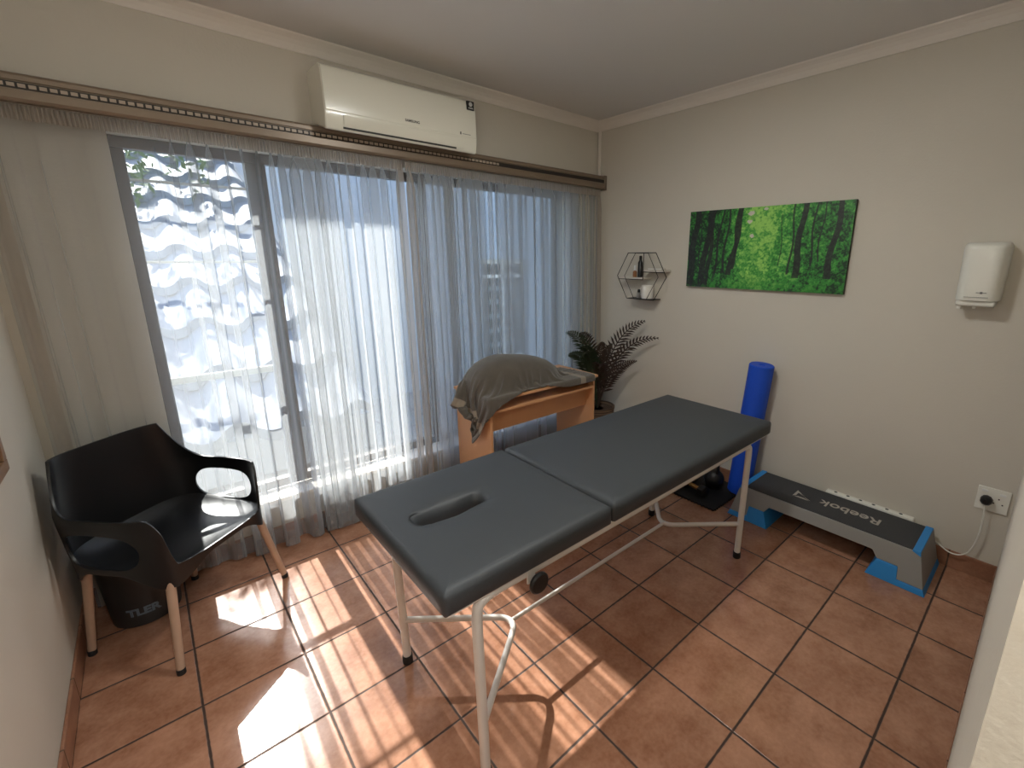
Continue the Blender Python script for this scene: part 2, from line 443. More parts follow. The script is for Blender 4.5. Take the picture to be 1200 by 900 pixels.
# pale pan-tile roof of the low outbuilding behind the paving
def pan_roof():
    x0, x1, y0, z0, slope = -4.0, .60, .98, .40, .52
    expo, rows, per = .56, 9, .37
    nx = 300
    V = []; F = []
    for r in range(rows):
        base = len(V)
        off = 0
        for j, (t, lift) in enumerate(((-.02, .0), (0, .052), (.5, .030), (1.03, .004))):
            for i in range(nx+1):
                x = x0+(x1-x0)*i/nx
                ph = (x/per+off) % 1
                w = math.sin(2*PI*ph); w = .075*(.5+.5*math.copysign(abs(w)**.7, w))
                yy = y0+(r+t)*expo - (.09*(.5+.5*math.cos(2*PI*ph+.6)) if j < 2 else 0)
                V.append((x, yy, z0+(r+max(t, 0) if j else r)*expo*slope + w + lift - (.02 if j == 0 else 0)))
        for j in range(3):
            for i in range(nx):
                a = base+j*(nx+1)+i
                F.append((a, a+1, a+nx+2, a+nx+1))
    o = mesh_obj('tile_covering', V, F, M['roof_tile'], smooth=True)
    m = o.modifiers.new('es', 'EDGE_SPLIT'); m.split_angle = math.radians(50)
    return o
rf = empty('tiled_roof', (-1.7, 1.0, .1), 'pale tiled roof of the low building outside behind the sheer curtains', 'roof')
c = pan_roof()
w = boxes('eave_wall', [((-4, .99, .1), (.60, 1.12, .40)), ((-4, 1.12, .1), (.60, 6.2, .14))], M['outwall'])
adopt(rf, c, w)

# tree beyond the roof
def tree(x, y, z0, h, label, seed):
    r = random.Random(seed)
    t = empty('garden_tree', (x, y, z0), label, 'tree')
    bm = bmesh.new()
    tube(bm, smooth_path([(0, 0, 0), (.05, 0, h*.45), (-.05, .05, h*.8), (0, 0, h)], .4), [.09]*1+[.07]*7+[.05]*7+[.03] if False else .06, 8)
    for k in range(7):
        a = r.random()*6.28; z = h*(.4+.08*k)
        tube(bm, [(0, 0, z), (math.cos(a)*.4, math.sin(a)*.3, z+.2), (math.cos(a)*.8, math.sin(a)*.5, z+.3)], .02, 6)
    a_ = bm_obj('trunk', bm, M['bark'], t, True)
    V = []; F = []
    for k in range(2600):
        while True:
            p = Vector((r.uniform(-1, 1), r.uniform(-1, 1), r.uniform(-1, 1)))
            if p.length < 1: break
        if mnoise.noise(p*2.6) < -.08: continue
        c = Vector((p.x*1.25, p.y*.8, h*.78+p.z*h*.30))
        u = Vector((r.gauss(0, 1), r.gauss(0, 1), r.gauss(0, 1))).normalized(); v = u.orthogonal().normalized()
        l = r.uniform(.045, .08); ww = l*.4
        b = len(V); V += [c-u*l, c+v*ww, c+u*l, c-v*ww]; F.append((b, b+1, b+2, b+3))
    mesh_obj('foliage', V, F, M['leaf'], t)
tree(-.9, 4.3, .14, 3.6, 'leafy green tree beyond the pale tiled roof', 3)

# ------------------------------------------------------------------ curtains
def wob(s, k):
    return mnoise.noise(Vector((s*1.0, k*7.3, 1.7)))
def curtain(name, x0, x1, seed, label, y_base, side_l=True, side_r=True, wide=lambda x: 1, full=lambda x: 1, deep=lambda x: 1, back=lambda x: 0):
    r = random.Random(seed)
    L_ = x1-x0; ds = .0035; n = int(L_/ds)
    per_l = [r.uniform(.055, .125)]
    # phase accumulates with a randomly varying period
    ph = [0]; A = []; B = []
    per = r.uniform(.06, .12); nxt = per; acc = 0
    ampa = []; cur_b = r.uniform(.6, 1.2); cur_a = r.uniform(.7, 1.6)
    tb, ta, tp = cur_b, cur_a, per
    for i in range(n+1):
        s = i*ds
        if s >= nxt:
            tp = r.uniform(.055, .12)*wide(x0+s); nxt = s+tp; tb = r.uniform(.5, 1.35); ta = r.choice((.3, .9, 1.5, 1.9))
        per += (tp-per)*.12; cur_b += (tb-cur_b)*.10; cur_a += (ta-cur_a)*.10
        ph.append(ph[-1]+2*PI*ds/per); A.append(cur_a*per/(4*PI)*1.0); B.append(cur_b)
    ztop, zbot = 2.114, .012
    zs = [ztop, 2.095, 2.075, 2.05, 2.02, 1.97, 1.9, 1.8, 1.6, 1.4, 1.2, 1.0, .8, .6, .45, .3, .2, .12, .10, .05, zbot]
    def pos(i, z, dy=0):
        s = i*ds; f = (ztop-z)/(ztop-zbot)
        th = ph[i]*1.0 + .35*f*wob(s*3, 1+seed)*2
        g = min(1, (ztop-z)/.14); g = g*g*(3-2*g)
        a = A[i]*(.35+.65*g)*(1-.15*f)*full(x0+s)
        b = (.004+.016*g+.016*f)*B[i]*deep(x0+s)
        x = x0+s + a*math.sin(2*th) + .03*f*wob(s*1.4, 5+seed)
        y = y_base - b*math.cos(th) + .010*wob(s*2, 9)*f*deep(x0+s) - .012*f*deep(x0+s) + back(x0+s)*g
        x = max(XL+.006, min(XR-.008, x))
        return (x, y+dy, z)
    def sheet(nm, i0, i1, zz, mat, parent, dy=0):
        V = []
        for i in range(i0, i1): V += [pos(i, z, dy) for z in zz]
        return mesh_obj(nm, V, grid_faces(i1-i0, len(zz)), mat, parent, True)
    root = empty(name, (0, 0, 0), label, 'curtain')
    root.location = ((x0+x1)/2, y_base, 0)
    parts = [sheet('cloth', 0, n+1, zs, M['sheer'], None)]
    parts.append(sheet('bottom_hem', 0, n+1, [.105, .06, zbot], M['sheer'], None, -.0025))
    # gathered heading tape with fine pleats
    V = []; zz = [2.114, 2.10, 2.085, 2.062]
    k = int(L_/.003)
    for i in range(k+1):
        s = i*.003
        for z in zz:
            V.append((min(XR-.01, x0+s+.0015*math.sin(s*900)), y_base-.008+.006*math.sin(s*520+2*math.sin(s*37)), z))
    parts.append(mesh_obj('heading_tape', V, grid_faces(k+1, len(zz)), M['sheer_dense'], None, True))
    if side_l: parts.append(sheet('side_hem', 2, 16, zs, M['sheer_dense'], None, -.003))
    if side_r: parts.append(sheet('side_hem', n-10, n+1, zs, M['sheer_dense'], None, -.003))
    adopt(root, *parts)
    return root
def ss(x, a, b):
    t = min(1, max(0, (x-a)/(b-a))); return t*t*(3-2*t)
curtain('sheer_curtain', -.975, .622, 11, 'white sheer curtain on the left, behind the black armchair', .200,
        wide=lambda x: 1.3-.3*ss(x, -.15, 0), full=lambda x: .55+1.6*ss(x, -.62, -.5)+4.4*ss(x, -.10, .0)*(1-ss(x, .50, .60)), deep=lambda x: .25+.75*ss(x, -.50, -.25), back=lambda x: .040*(1-ss(x, -.50, -.25)))
curtain('sheer_curtain', .640, 2.290, 23, 'white sheer curtain on the right, behind the small wooden desk and plant', .205,
        full=lambda x: 4.6-3.6*ss(x, 1.9, 2.1))

# curtain rail
rl = empty('curtain_rail', (.67, .22, 2.16), 'long brown pelmet curtain rail running under the air conditioner', 'curtain rail')
parts = []
bm = bmesh.new()
prof = [(YW, 2.216), (.176, 2.216), (.168, 2.212), (.165, 2.205), (.165, 2.190), (.172, 2.188), (.172, 2.160), (.165, 2.158), (.165, 2.130), (.170, 2.120), (.182, 2.116), (.182, 2.122), (.176, 2.132), (.178, 2.150), (YW, 2.150)]
prism(bm, prof, 'x', -.985, 2.305)
p = bm_obj('rail_body', bm, M['rail']); parts.append(p)
parts.append(boxes('groove_strip', [((-.985, .1712, 2.1625), (2.303, .1722, 2.1855))], M['rail_dark']))
parts.append(boxes('end_cap', [((2.303, .160, 2.110), (2.326, YW, 2.220))], M['rail'], bev=.004))
gl0 = None
parts_g = []
me0 = None
for k in range(84):
    x = -.93+k*.0265
    if me0 is None:
        g = boxes('glider', [((-.0095, -.003, -.006), (.0095, .003, .006))], M['glider']); me0 = g
    else:
        g = me0.copy(); COL.objects.link(g)
    parts_g.append((g, x))
adopt(rl, *parts)
for g, x in parts_g:
    g.parent = rl; g.matrix_parent_inverse = Matrix.Identity(4)
    g.location = (x-.67, .1700-.22, 2.174-2.16)

# ------------------------------------------------------------------ air conditioner
ac = empty('air_conditioner', (.615, YW, 2.19), 'white wall-mounted split air conditioner above the curtain rail', 'air conditioner')
ax0, ax1 = .19, 1.04
prof = [(YW, 2.225), (.19, 2.222), (.12, 2.200), (.080, 2.187), (.066, 2.186), (.058, 2.194), (.050, 2.24), (.048, 2.262), (.050, 2.35), (.056, 2.44), (.066, 2.466), (.09, 2.478), (.16, 2.484), (YW, 2.484)]
bm = bmesh.new(); prism(bm, prof, 'x', ax0, ax1)
body = bm_obj('body', bm, M['ac_plastic']); bevel(body, .008, 3, 50)
# front cover
pf = [(.0462, 2.268), (.046, 2.30), (.047, 2.36), (.0525, 2.44), (.060, 2.462), (.068, 2.466), (.068, 2.262), (.052, 2.262)]
bm = bmesh.new(); prism(bm, pf, 'x', ax0+.004, ax1-.004)
cov = bm_obj('front_cover', bm, M['ac_plastic']); bevel(cov, .003, 2, 40)
pf = [(.0425, 2.256), (.046, 2.225), (.055, 2.203), (.064, 2.203), (.064, 2.256)]
bm = bmesh.new(); prism(bm, pf, 'x', .275, .955)
flap = bm_obj('air_flap', bm, M['ac_plastic']); bevel(flap, .0015, 2, 40)
gap = boxes('air_slot', [((.272, .0535, 2.195), (.90, .070, 2.2035))], M['dark_gap'])
stk = boxes('sticker', [((.978, .0440, 2.405), (1.024, .0560, 2.452))], M['print_black'])
stk.data.transform(Matrix.Translation((0, 0, .012)))
def face_y(x, y, z): return Matrix.Translation((x, y, z)) @ Matrix.Rotation(PI/2, 4, 'X')
ring = lathe_obj('sticker_mark', [(.007, 0), (.0095, .0008), (.012, 0)], (0, 0, 0), M['print_white'], seg=20, M=Matrix.Rotation(PI/2, 4, 'X'))
ring.location = (1.001, .0435, 2.447)
ring2 = boxes('sticker_mark', [((.985, .0432, 2.424), (1.017, .0442, 2.4265)), ((.988, .0432, 2.4295), (1.014, .0442, 2.431))], M['print_white'])
brand = text_mesh('brand_lettering', 'SAMSUNG', .018, face_y(.634, .0458, 2.291), M['print_black'], bold=.0004)
mk = boxes('small_mark', [((.925, .0452, 2.276), (.932, .0466, 2.290))], M['print_black'])
mk2 = boxes('small_mark', [((.940, .0454, 2.280), (.995, .0466, 2.283))], M['print_grey'])
adopt(ac, body, cov, flap, gap, stk, ring, ring2, brand, mk, mk2)
# ring was moved by location, keep its world place
# ------------------------------------------------------------------ massage table
bed = empty('massage_table', (.79, -1.26, 0), 'folding massage table with charcoal padded top and white tubular frame', 'massage table')
BX0, BXM, BX1, BY0, BY1, BZ0, BZ1 = -.157, .490, 1.745, -1.585, -.925, .682, .752
def rrect(x0, y0, x1, y1, r, n, cx, cy):
    """points on a rounded rectangle hit by rays from (cx,cy) at n even angles"""
    out = []
    for k in range(n):
        a = 2*PI*k/n; dx, dy = math.cos(a), math.sin(a)
        lo, hi = 0, 5
        def inside(t):
            x, y = cx+dx*t, cy+dy*t
            if x < x0 or x > x1 or y < y0 or y > y1: return False
            qx = x0+r if x < x0+r else (x1-r if x > x1-r else None)
            qy = y0+r if y < y0+r else (y1-r if y > y1-r else None)
            if qx is not None and qy is not None: return (x-qx)**2+(y-qy)**2 <= r*r
            return True
        for _ in range(30):
            m = (lo+hi)/2
            if inside(m): lo = m
            else: hi = m
        out.append((cx+dx*lo, cy+dy*lo))
    return out
def pad(name, x0, x1, hole=None, cr=.018, parent=None):
    n = 360
    y0, y1 = BY0, BY1
    cx, cy = (hole[0], hole[1]) if hole else ((x0+x1)/2, (y0+y1)/2)
    outer = rrect(x0, y0, x1, y1, cr, n, cx, cy)
    V = []; rings = []
    def ring(fn):
        b = len(V); V.extend(fn(k) for k in range(n)); rings.append(b)
    def inset(k, d):
        ox, oy = outer[k]
        x = min(max(ox, x0+d), x1-d); y = min(max(oy, y0+d), y1-d)
        # keep corner rounding
        return x, y
    if hole: inner = rrect(hole[0]-hole[2], hole[1]-hole[3], hole[0]+hole[2], hole[1]+hole[3], hole[3]*.92, n, cx, cy)
    else: inner = [(cx, cy)]*n
    zt = BZ1
    def lerp(k, t, d=.0):
        ox, oy = inset(k, d); ix, iy = inner[k]
        return ox+(ix-ox)*t, oy+(iy-oy)*t
    ring(lambda k: (*inset(k, .004), BZ0))
    ring(lambda k: (*inset(k, .0), BZ0+.006))
    ring(lambda k: (*inset(k, -.003), (BZ0+zt)/2))
    ring(lambda k: (*inset(k, .0), zt-.020))
    ring(lambda k: (*inset(k, .004), zt-.011))
    ring(lambda k: (*inset(k, .011), zt-.0045))
    ring(lambda k: (*inset(k, .020), zt-.0015))
    ring(lambda k: (*inset(k, .034), zt))
    for t in (.2, .4, .6, .75):
        ring(lambda k, t=t: (*lerp(k, t, .034), zt+.003*math.sin(PI*t)))
    if hole:
        def off(k, e):  # e metres outward of hole edge
            ix, iy = inner[k]; ox, oy = inset(k, .034)
            d = math.hypot(ox-ix, oy-iy); return ix+(ox-ix)*e/d, iy+(oy-iy)*e/d
        for e, dz in ((.032, -.001), (.022, -.004), (.013, -.010), (.005, -.019), (.0, -.032), (-.0, -.06)):
            ring(lambda k, e=e, dz=dz: (*off(k, e), zt+dz))
        ring(lambda k: (*inner[k], BZ0))
    F = []
    for a, b in zip(rings, rings[1:]):
        for k in range(n): F.append((a+k, a+(k+1) % n, b+(k+1) % n, b+k))
    if hole:
        a, b = rings[-1], rings[0]
        for k in range(n): F.append((a+k, a+(k+1) % n, b+(k+1) % n, b+k))
    else:
        F.append(tuple(range(rings[-1], rings[-1]+n))); F.append(tuple(range(rings[0]+n-1, rings[0]-1, -1)))
    return mesh_obj(name, V, F, M['vinyl'], parent, True)
ps = []
p1 = pad('head_cushion', BX0, BXM-.002, hole=(.066, -1.222, .118, .031))
p2 = pad('body_cushion', BXM+.002, BX1)
tag(p1, 'charcoal vinyl head cushion with face hole'); tag(p2, 'long charcoal vinyl body cushion')
for p in (p1, p2):
    bm = bmesh.new(); bm.from_mesh(p.data); bmesh.ops.recalc_face_normals(bm, faces=bm.faces); bm.to_mesh(p.data); bm.free()
ps += [p1, p2]
# thin white board edge under the cushions
ps.append(boxes('under_board', [((BX0+.012, BY0+.010, BZ0-.010), (-.056, BY1-.010, BZ0-.0005)), ((.188, BY0+.010, BZ0-.010), (BXM-.002, BY1-.010, BZ0-.0005)),
                                ((-.056, BY0+.010, BZ0-.010), (.188, -1.256, BZ0-.0005)), ((-.056, -1.188, BZ0-.010), (.188, BY1-.010, BZ0-.0005)),
                                ((BXM+.002, BY0+.010, BZ0-.010), (BX1-.012, BY1-.010, BZ0-.0005))], M['white_metal']))
# cut the board below the face hole is not needed: the hole shows darkness under it
YN, YF = -1.553, -.975
LR = .0155
zr = BZ0-.010-LR
def sideframe(y):
    foot_y = -1.551 if y < -1.2 else -.985
    rail_ = tube_obj('side_rail', smooth_path([(-.045, y, .585), (-.040, y, zr), (.12, y, zr), (1.45, y, zr), (1.57, y, zr), (1.573, y, .60)], [0, .11, .01, .01, .07, 0], 10), LR, M['white_metal'], seg=16)
    ls = []
    for xt, zt_, xf in ((-.045, .587, -.038), (1.573, .602, 1.565)):
        lg = tube_obj('leg', [(xt, y, zt_), ((xt+xf)/2, (y+foot_y)/2, .32), (xf, foot_y, .012)], LR, M['white_metal'], seg=16)
        ft = lathe_obj('rubber_foot', [(.017, 0), (.0195, .003), (.0195, .034), (.0165, .036)], (xf, foot_y, 0), M['black_rubber'], seg=20)
        ft.parent = lg
        ls.append(lg)
    return [rail_]+ls
ps += sideframe(YN)+sideframe(YF)
zb = .20
ps.append(tube_obj('leg_brace', smooth_path([(-.042, -.980, zb), (.30, -1.27, zb), (-.042, -1.548, zb)], [0, .085, 0], 12), .0115, M['white_metal'], seg=14))
ps.append(tube_obj('leg_brace', smooth_path([(1.570, -.980, zb), (1.245, -1.27, zb), (1.570, -1.548, zb)], [0, .085, 0], 12), .0115, M['white_metal'], seg=14))
ps.append(tube_obj('stretcher', [(.262, -1.27, zb+.002), (.30, -1.27, zb+.002), (1.24, -1.27, zb), (1.288, -1.27, zb)], .0085, M['white_metal'], seg=12))
kb = lathe_obj('adjusting_knob', [(.006, -.02), (.006, 0), (.030, .001), (.034, .005), (.034, .012), (.029, .017), (.010, .018)], (0, 0, 0), M['black_plastic'], seg=28, M=Matrix.Rotation(PI/2, 4, 'X'))
kb.location = (.145, -1.588, .636)
br = boxes('knob_bracket', [((.120, -1.574, .628), (.150, -1.568, .672))], M['white_metal'], bev=.002)
ps += [kb, br]
adopt(bed, *[p for p in ps if p is not kb])
kb.parent = bed; kb.matrix_parent_inverse = Matrix.Translation(-Vector(bed.location))

# ------------------------------------------------------------------ wooden desk
dk = empty('wooden_desk', (1.3, -.1, 0), 'small beech laminate desk under the draped towel', 'desk')
DX0, DX1, DY0, DY1 = .83, 1.768, -.312, .118
dp = [boxes('desktop', [((DX0, DY0, .732), (DX1, DY1, .750))], M['wood'], bev=.002),
      boxes('side_panel', [((.842, -.290, 0), (.860, .108, .732))], M['wood'], bev=.001),
      boxes('side_panel', [((1.738, -.290, 0), (1.756, .108, .732))], M['wood'], bev=.001),
      boxes('shelf', [((.860, -.300, .656), (1.738, .09, .672))], M['wood'], bev=.001),
      boxes('apron', [((.860, -.215, .505), (1.738, -.199, .656))], M['wood'], bev=.001)]
adopt(dk, *dp)

# towel draped over a mound on the desk (position based cloth, settled)
def mound(x, y):
    dx = (x-1.16)/.345; dy = (y+.10)/.165
    q = np.abs(dx)**3.0+np.abs(dy)**2.6
    h = .205-.055*np.clip((x-1.05)/.4, 0, 1)
    return h*np.clip(1-q, 0, 1)**.42
def towel():
    nu, nv = 84, 56
    W, H = 1.24, .56
    ang = math.radians(5)
    cx, cy = 1.120, -.140
    U, Vv = np.meshgrid(np.linspace(-.5, .5, nu), np.linspace(-.5, .5, nv), indexing='ij')
    ca, sa = math.cos(ang), math.sin(ang)
    X = np.stack([cx+U*W*ca-Vv*H*sa, cy+U*W*sa+Vv*H*ca, np.full_like(U, 1.0)+.02*np.sin(U*14+Vv*9)+.012*np.sin(Vv*23)], -1)
    Pp = X.copy()
    lu, lv = W/(nu-1), H/(nv-1)
    def con(X, a, b, rest, k):
        d = X[b]-X[a]; L = np.linalg.norm(d, axis=-1, keepdims=True)+1e-9
        c = d*(1-rest/L)*.5*k
        X[a] += c; X[b] -= c
    s = slice
    C = []
    for (du, dv) in ((1, 0), (0, 1), (1, 1), (1, -1), (2, 0), (0, 2), (4, 0), (0, 4)):
        rest = math.hypot(du*lu, dv*lv)
        k = .9 if du+abs(dv) <= 1 else (.4 if max(du, abs(dv)) == 1 else (.02 if max(du, abs(dv)) == 2 else .004))
        for par in (0, 1):
            # red-black split along the dominating direction avoids overlaps
            st_ = max(du, abs(dv))
            def idx(du=du, dv=dv, par=par, st_=st_):
                I, J = np.meshgrid(np.arange(nu), np.arange(nv), indexing='ij')
                ok = (I+du < nu) & (J+dv < nv) & (J+dv >= 0)
                key = (I if du else J)//st_ % 2
                ok &= key == par
                I, J = I[ok], J[ok]
                return (I, J), (I+du, J+dv)
            a, b = idx(); C.append((a, b, rest, k))
    dt = 1/60
    for it in range(420):
        vel = (X-Pp)*.965
        Pp = X.copy()
        X = X+vel; X[..., 2] -= 9.8*dt*dt*.35
        for sub in range(10):
            for a, b, rest, k in C:
                con(X, a, b, rest, k)
            # collisions
            x, y, z = X[..., 0], X[..., 1], X[..., 2]
            g = .006
            inx = (x > DX0-g) & (x < DX1+g) & (y > DY0-g) & (y < DY1+g)
            Ht = .75+g+mound(x, y)
            pen = inx & (z < Ht)
            dl = x-(DX0-g); dr = (DX1+g)-x; df = y-(DY0-g); db = (DY1+g)-y
            dm = np.minimum(np.minimum(dl, dr), np.minimum(df, db))
            top = pen & (((Ht-z) < dm) | (z > .745) | (dm > .06))
            X[..., 2] = np.where(top, Ht, z)
            side = pen & ~top
            X[..., 0] = np.where(side & (dm == dl), DX0-g, np.where(side & (dm == dr), DX1+g, x))
            X[..., 1] = np.where(side & (dm == df), DY0-g, np.where(side & (dm == db), DY1+g, y))
            touch = top | side
            fr_ = .6
            X[..., 0] = np.where(touch, X[..., 0]*(1-fr_)+Pp[..., 0]*fr_, X[..., 0])
            X[..., 1] = np.where(touch, X[..., 1]*(1-fr_)+Pp[..., 1]*fr_, X[..., 1])
            X[..., 1] = np.minimum(X[..., 1], .135)
    V = X.reshape(-1, 3)
    faces = grid_faces(nu, nv)
    o = mesh_obj('towel', V.tolist(), faces, M['towel'], None, True)
    uvl = o.data.uv_layers.new(name='UVMap')
    UU = (U+.5).reshape(-1); VV = (Vv+.5).reshape(-1)
    for lp in o.data.loops: uvl.data[lp.index].uv = (UU[lp.vertex_index], VV[lp.vertex_index])
    m = o.modifiers.new('sub', 'SUBSURF'); m.levels = m.render_levels = 1
    m = o.modifiers.new('sol', 'SOLIDIFY'); m.thickness = .005; m.offset = 1
    return o
tag(towel(), 'taupe terry towel draped over a mound on the wooden desk', 'towel')

# ------------------------------------------------------------------ potted palm
pl = empty('potted_palm', (2.06, -.04, 0), 'dark feathery palm in a woven pot in the room corner', 'plant')
pot = lathe_obj('pot', [(.085, 0), (.105, .01), (.130, .20), (.138, .36), (.142, .372), (.142, .385), (.128, .386), (.124, .36)], (2.06, -.04, 0), M['basket'], seg=40)
so = lathe_obj('soil', [(.12, .34), (.122, .352), (.05, .360)], (2.06, -.04, 0), M['soil'], seg=30)
adopt(pl, pot, so)
def frond(tip, mid, wl, mat, seed, n=19, base=(2.06, -.04, .36)):
    r = random.Random(seed)
    B, Mi, Tt = Vector(base), Vector(mid), Vector(tip)
    P = lambda t: B*(1-t)**2+Mi*2*t*(1-t)+Tt*t*t
    nrm = Vector((.75+r.uniform(-.3, .3), .65+r.uniform(-.3, .3), .25)).normalized()
    bm = bmesh.new()
    pts = [P(k/14) for k in range(15)]
    tube(bm, pts, [.006*(1-k/17)+.001 for k in range(15)], 6)
    for k in range(n):
        t = .22+.77*k/(n-1)
        p = P(t); d = (P(min(1, t+.02))-P(t-.02)).normalized()
        side = d.cross(nrm)
        side.normalize(); upv = side.cross(d).normalized()
        l = wl*math.sin(PI*min(1, .18+.80*t))**.7*(1.05-.45*t)
        for sg in (-1, 1):
            dr = (side*sg*.8+d*.62+upv*.22+Vector((r.uniform(-.08, .08),)*3)).normalized()
            dr2 = (side*sg*.75+d*.7-upv*.38+Vector((0, 0, -.1))).normalized()
            w = d*.0135*(1.1-.5*t)
            a = p; b = p+dr*l*.5; c = b+dr2*l*.5
            v = [bm.verts.new(q) for q in (a-w*.5, a+w*.5, b+w*1.0, c, b-w*1.0)]
            bm.faces.new((v[0], v[1], v[2], v[4])); bm.faces.new((v[4], v[2], v[3]))
    o = bm_obj('frond', bm, mat, None, False, recalc=False)
    for v in o.data.vertices:
        v.co.x = min(v.co.x, XR-.012); v.co.y = min(v.co.y, .155 if v.co.z > .4 else .14)
    return o
FR = [((2.25, -.34, 1.10), (2.10, -.10, 1.02), .13), ((2.27, -.46, .98), (2.14, -.14, .98), .12), ((2.22, -.30, .78), (2.10, -.12, .74), .10),
      ((1.72, -.02, 1.03), (1.98, -.02, 1.0), .13), ((1.80, -.10, .92), (1.98, -.06, .92), .13), ((1.86, -.02, 1.0), (2.02, .0, 1.02), .12),
      ((2.02, -.12, .93), (2.04, -.06, .86), .11), ((1.90, -.20, .76), (2.02, -.10, .86), .12), ((2.15, -.10, .90), (2.09, -.03, .80), .10),
      ((1.84, .08, .82), (1.98, .03, .88), .12), ((2.10, .08, .84), (2.07, .04, .74), .10), ((1.78, -.14, .86), (1.95, -.05, .95), .12)]
fl = [frond(t, m, w, M['frond_green'] if i in (3, 4, 9, 11) else M['frond'], i) for i, (t, m, w) in enumerate(FR)]
adopt(pl, *fl)

# ------------------------------------------------------------------ armchair
CO = Vector((-.655, -.085, 0)); CF = Vector((.64, -.768, 0)); CL = Vector((.768, .64, 0))
CM = Matrix(((CL.x, CF.x, 0, CO.x), (CL.y, CF.y, 0, CO.y), (0, 0, 1, 0), (0, 0, 0, 1)))   # local u (sitter's left), v (forward), z
ch = empty('armchair', (CO.x, CO.y, 0), 'black plastic tub armchair with oval arm openings and wooden legs', 'chair')
def se(a, w, d, e):
    c, s = math.cos(a), math.sin(a)
    return w*math.copysign(abs(c)**(2/e), c), d*math.copysign(abs(s)**(2/e), s)
def sstep(x, a, b):
    t = min(1, max(0, (x-a)/(b-a))); return t*t*(3-2*t)
CE = 4.0
def rimz(a):
    """rim height around the shell; a = angle, +90deg = front"""
    u, v = se(a, 1, 1, CE)
    f = v  # -1 back .. 1 front
    if v > 0:
        # front: lip between posts, arms at the sides
        side = abs(u)
        z = .436+(.645-.436)*sstep(side*1.0-max(0, v-.86)*1.6, .66, .93)
        return z
    q = ((-a+PI) % (2*PI))-PI
    q = abs(q); q = min(q, PI-q)/(PI/2)
    return .645+.195*min(1, q/.5)**2.3
def bandpos(a, z):
    t = (z-.38)/.45
    w = .270+.010*min(1, t*2)-.087*max(0, t-.58)
    d = .262
    u, v = se(a, w, d, CE)
    if v < 0: v = v*(.82+.06*max(0, t))
    u *= 1-.03*max(0, v/d)
    u -= .028*max(0, t)*max(0, -v/d)
    return Vector((u, v, z))
NA, NZ = 360, 40
def botz(a):
    u, v = se(a, 1, 1, CE)
    # arches between the four leg sockets
    k = abs(u)*abs(v)
    return .345+.070*(1-sstep(min(abs(u), abs(v))/max(abs(u), abs(v)), .25, .95))
hole_c, hole_w, hole_z0, hole_h = None, None, .513, .074
def shell():
    V = []; F = []
    def hole_f(a, z):
        # elliptical opening in each arm
        a = (a+PI) % (2*PI)-PI
        best = 9
        for c in (-.01, PI+.01):
            d = ((a-c+PI) % (2*PI))-PI
            best = min(best, math.sqrt((d/.40)**2+((z-hole_z0)/hole_h)**2))
        return best
    par = []
    for i in range(NA):
        a = 2*PI*i/NA
        for j in range(NZ):
            t = j/(NZ-1); par.append([a, botz(a)+(rimz(a)-botz(a))*t])
    faces = grid_faces(NA, NZ, True)
    keep = []
    for f in faces:
        ins = sum(hole_f(*par[k]) < 1 for k in f)
        if ins < 4: keep.append(f)
    used = set(k for f in keep for k in f)
    for k in used:
        h = hole_f(*par[k])
        if h < 1:
            a, z = par[k]
            aa = (a+PI) % (2*PI)-PI
            for c in (-.01, PI+.01):
                d = ((aa-c+PI) % (2*PI))-PI
                if abs(math.sqrt((d/.40)**2+((z-hole_z0)/hole_h)**2)-h) < 1e-6:
                    par[k] = [c+d/h, hole_z0+(z-hole_z0)/h]
    V = [bandpos(a, z) for a, z in par]
    F = keep
    # seat pan
    b = len(V)
    NR = 16
    for i in range(NA):
        a = 2*PI*i/NA
        for j in range(NR):
            r = 1-j/(NR)
            u, v = se(a, 1, 1, CE)
            zz = .406+.026*r**5+(.030*r**4 if v < 0 else 0)*max(0, -v)-.0*r
            e = bandpos(a, .435)
            V.append(Vector((e.x*r, e.y*r, zz-.004*(1-r))))
    F += [tuple(b+k for k in f) for f in grid_faces(NA, NR, True)]
    F.append(tuple(b+i*NR+NR-1 for i in range(NA)))
    o = mesh_obj('shell', [CM@v for v in V], F, M['black_plastic'], None, True)
    bm = bmesh.new(); bm.from_mesh(o.data)
    bmesh.ops.delete(bm, geom=[v for v in bm.verts if not v.link_faces], context='VERTS')
    bm.to_mesh(o.data); bm.free()
    m = o.modifiers.new('sol', 'SOLIDIFY'); m.thickness = .009; m.offset = 0
    m = o.modifiers.new('bev', 'BEVEL'); m.width = .003; m.segments = 2; m.limit_method = 'ANGLE'; m.angle_limit = math.radians(50)
    return o
cp = [shell()]
for (u, v, fu, fv) in ((-.212, .205, -.275, .240), (.212, .205, .282, .240), (-.215, -.165, -.248, -.200), (.195, -.165, .205, -.195)):
    lg = tube_obj('leg', [CM@Vector((u, v, .398)), CM@Vector((fu, fv, .012))], [.0165, .0135], M['leg_wood'], seg=18)
    p = CM@Vector((fu, fv, 0))
    ft = lathe_obj('foot_cap', [(.013, 0), (.0150, .002), (.0150, .020), (.0140, .024)], p, M['black_rubber'], seg=18)
    ft.parent = lg
    cp.append(lg)
adopt(ch, *cp)

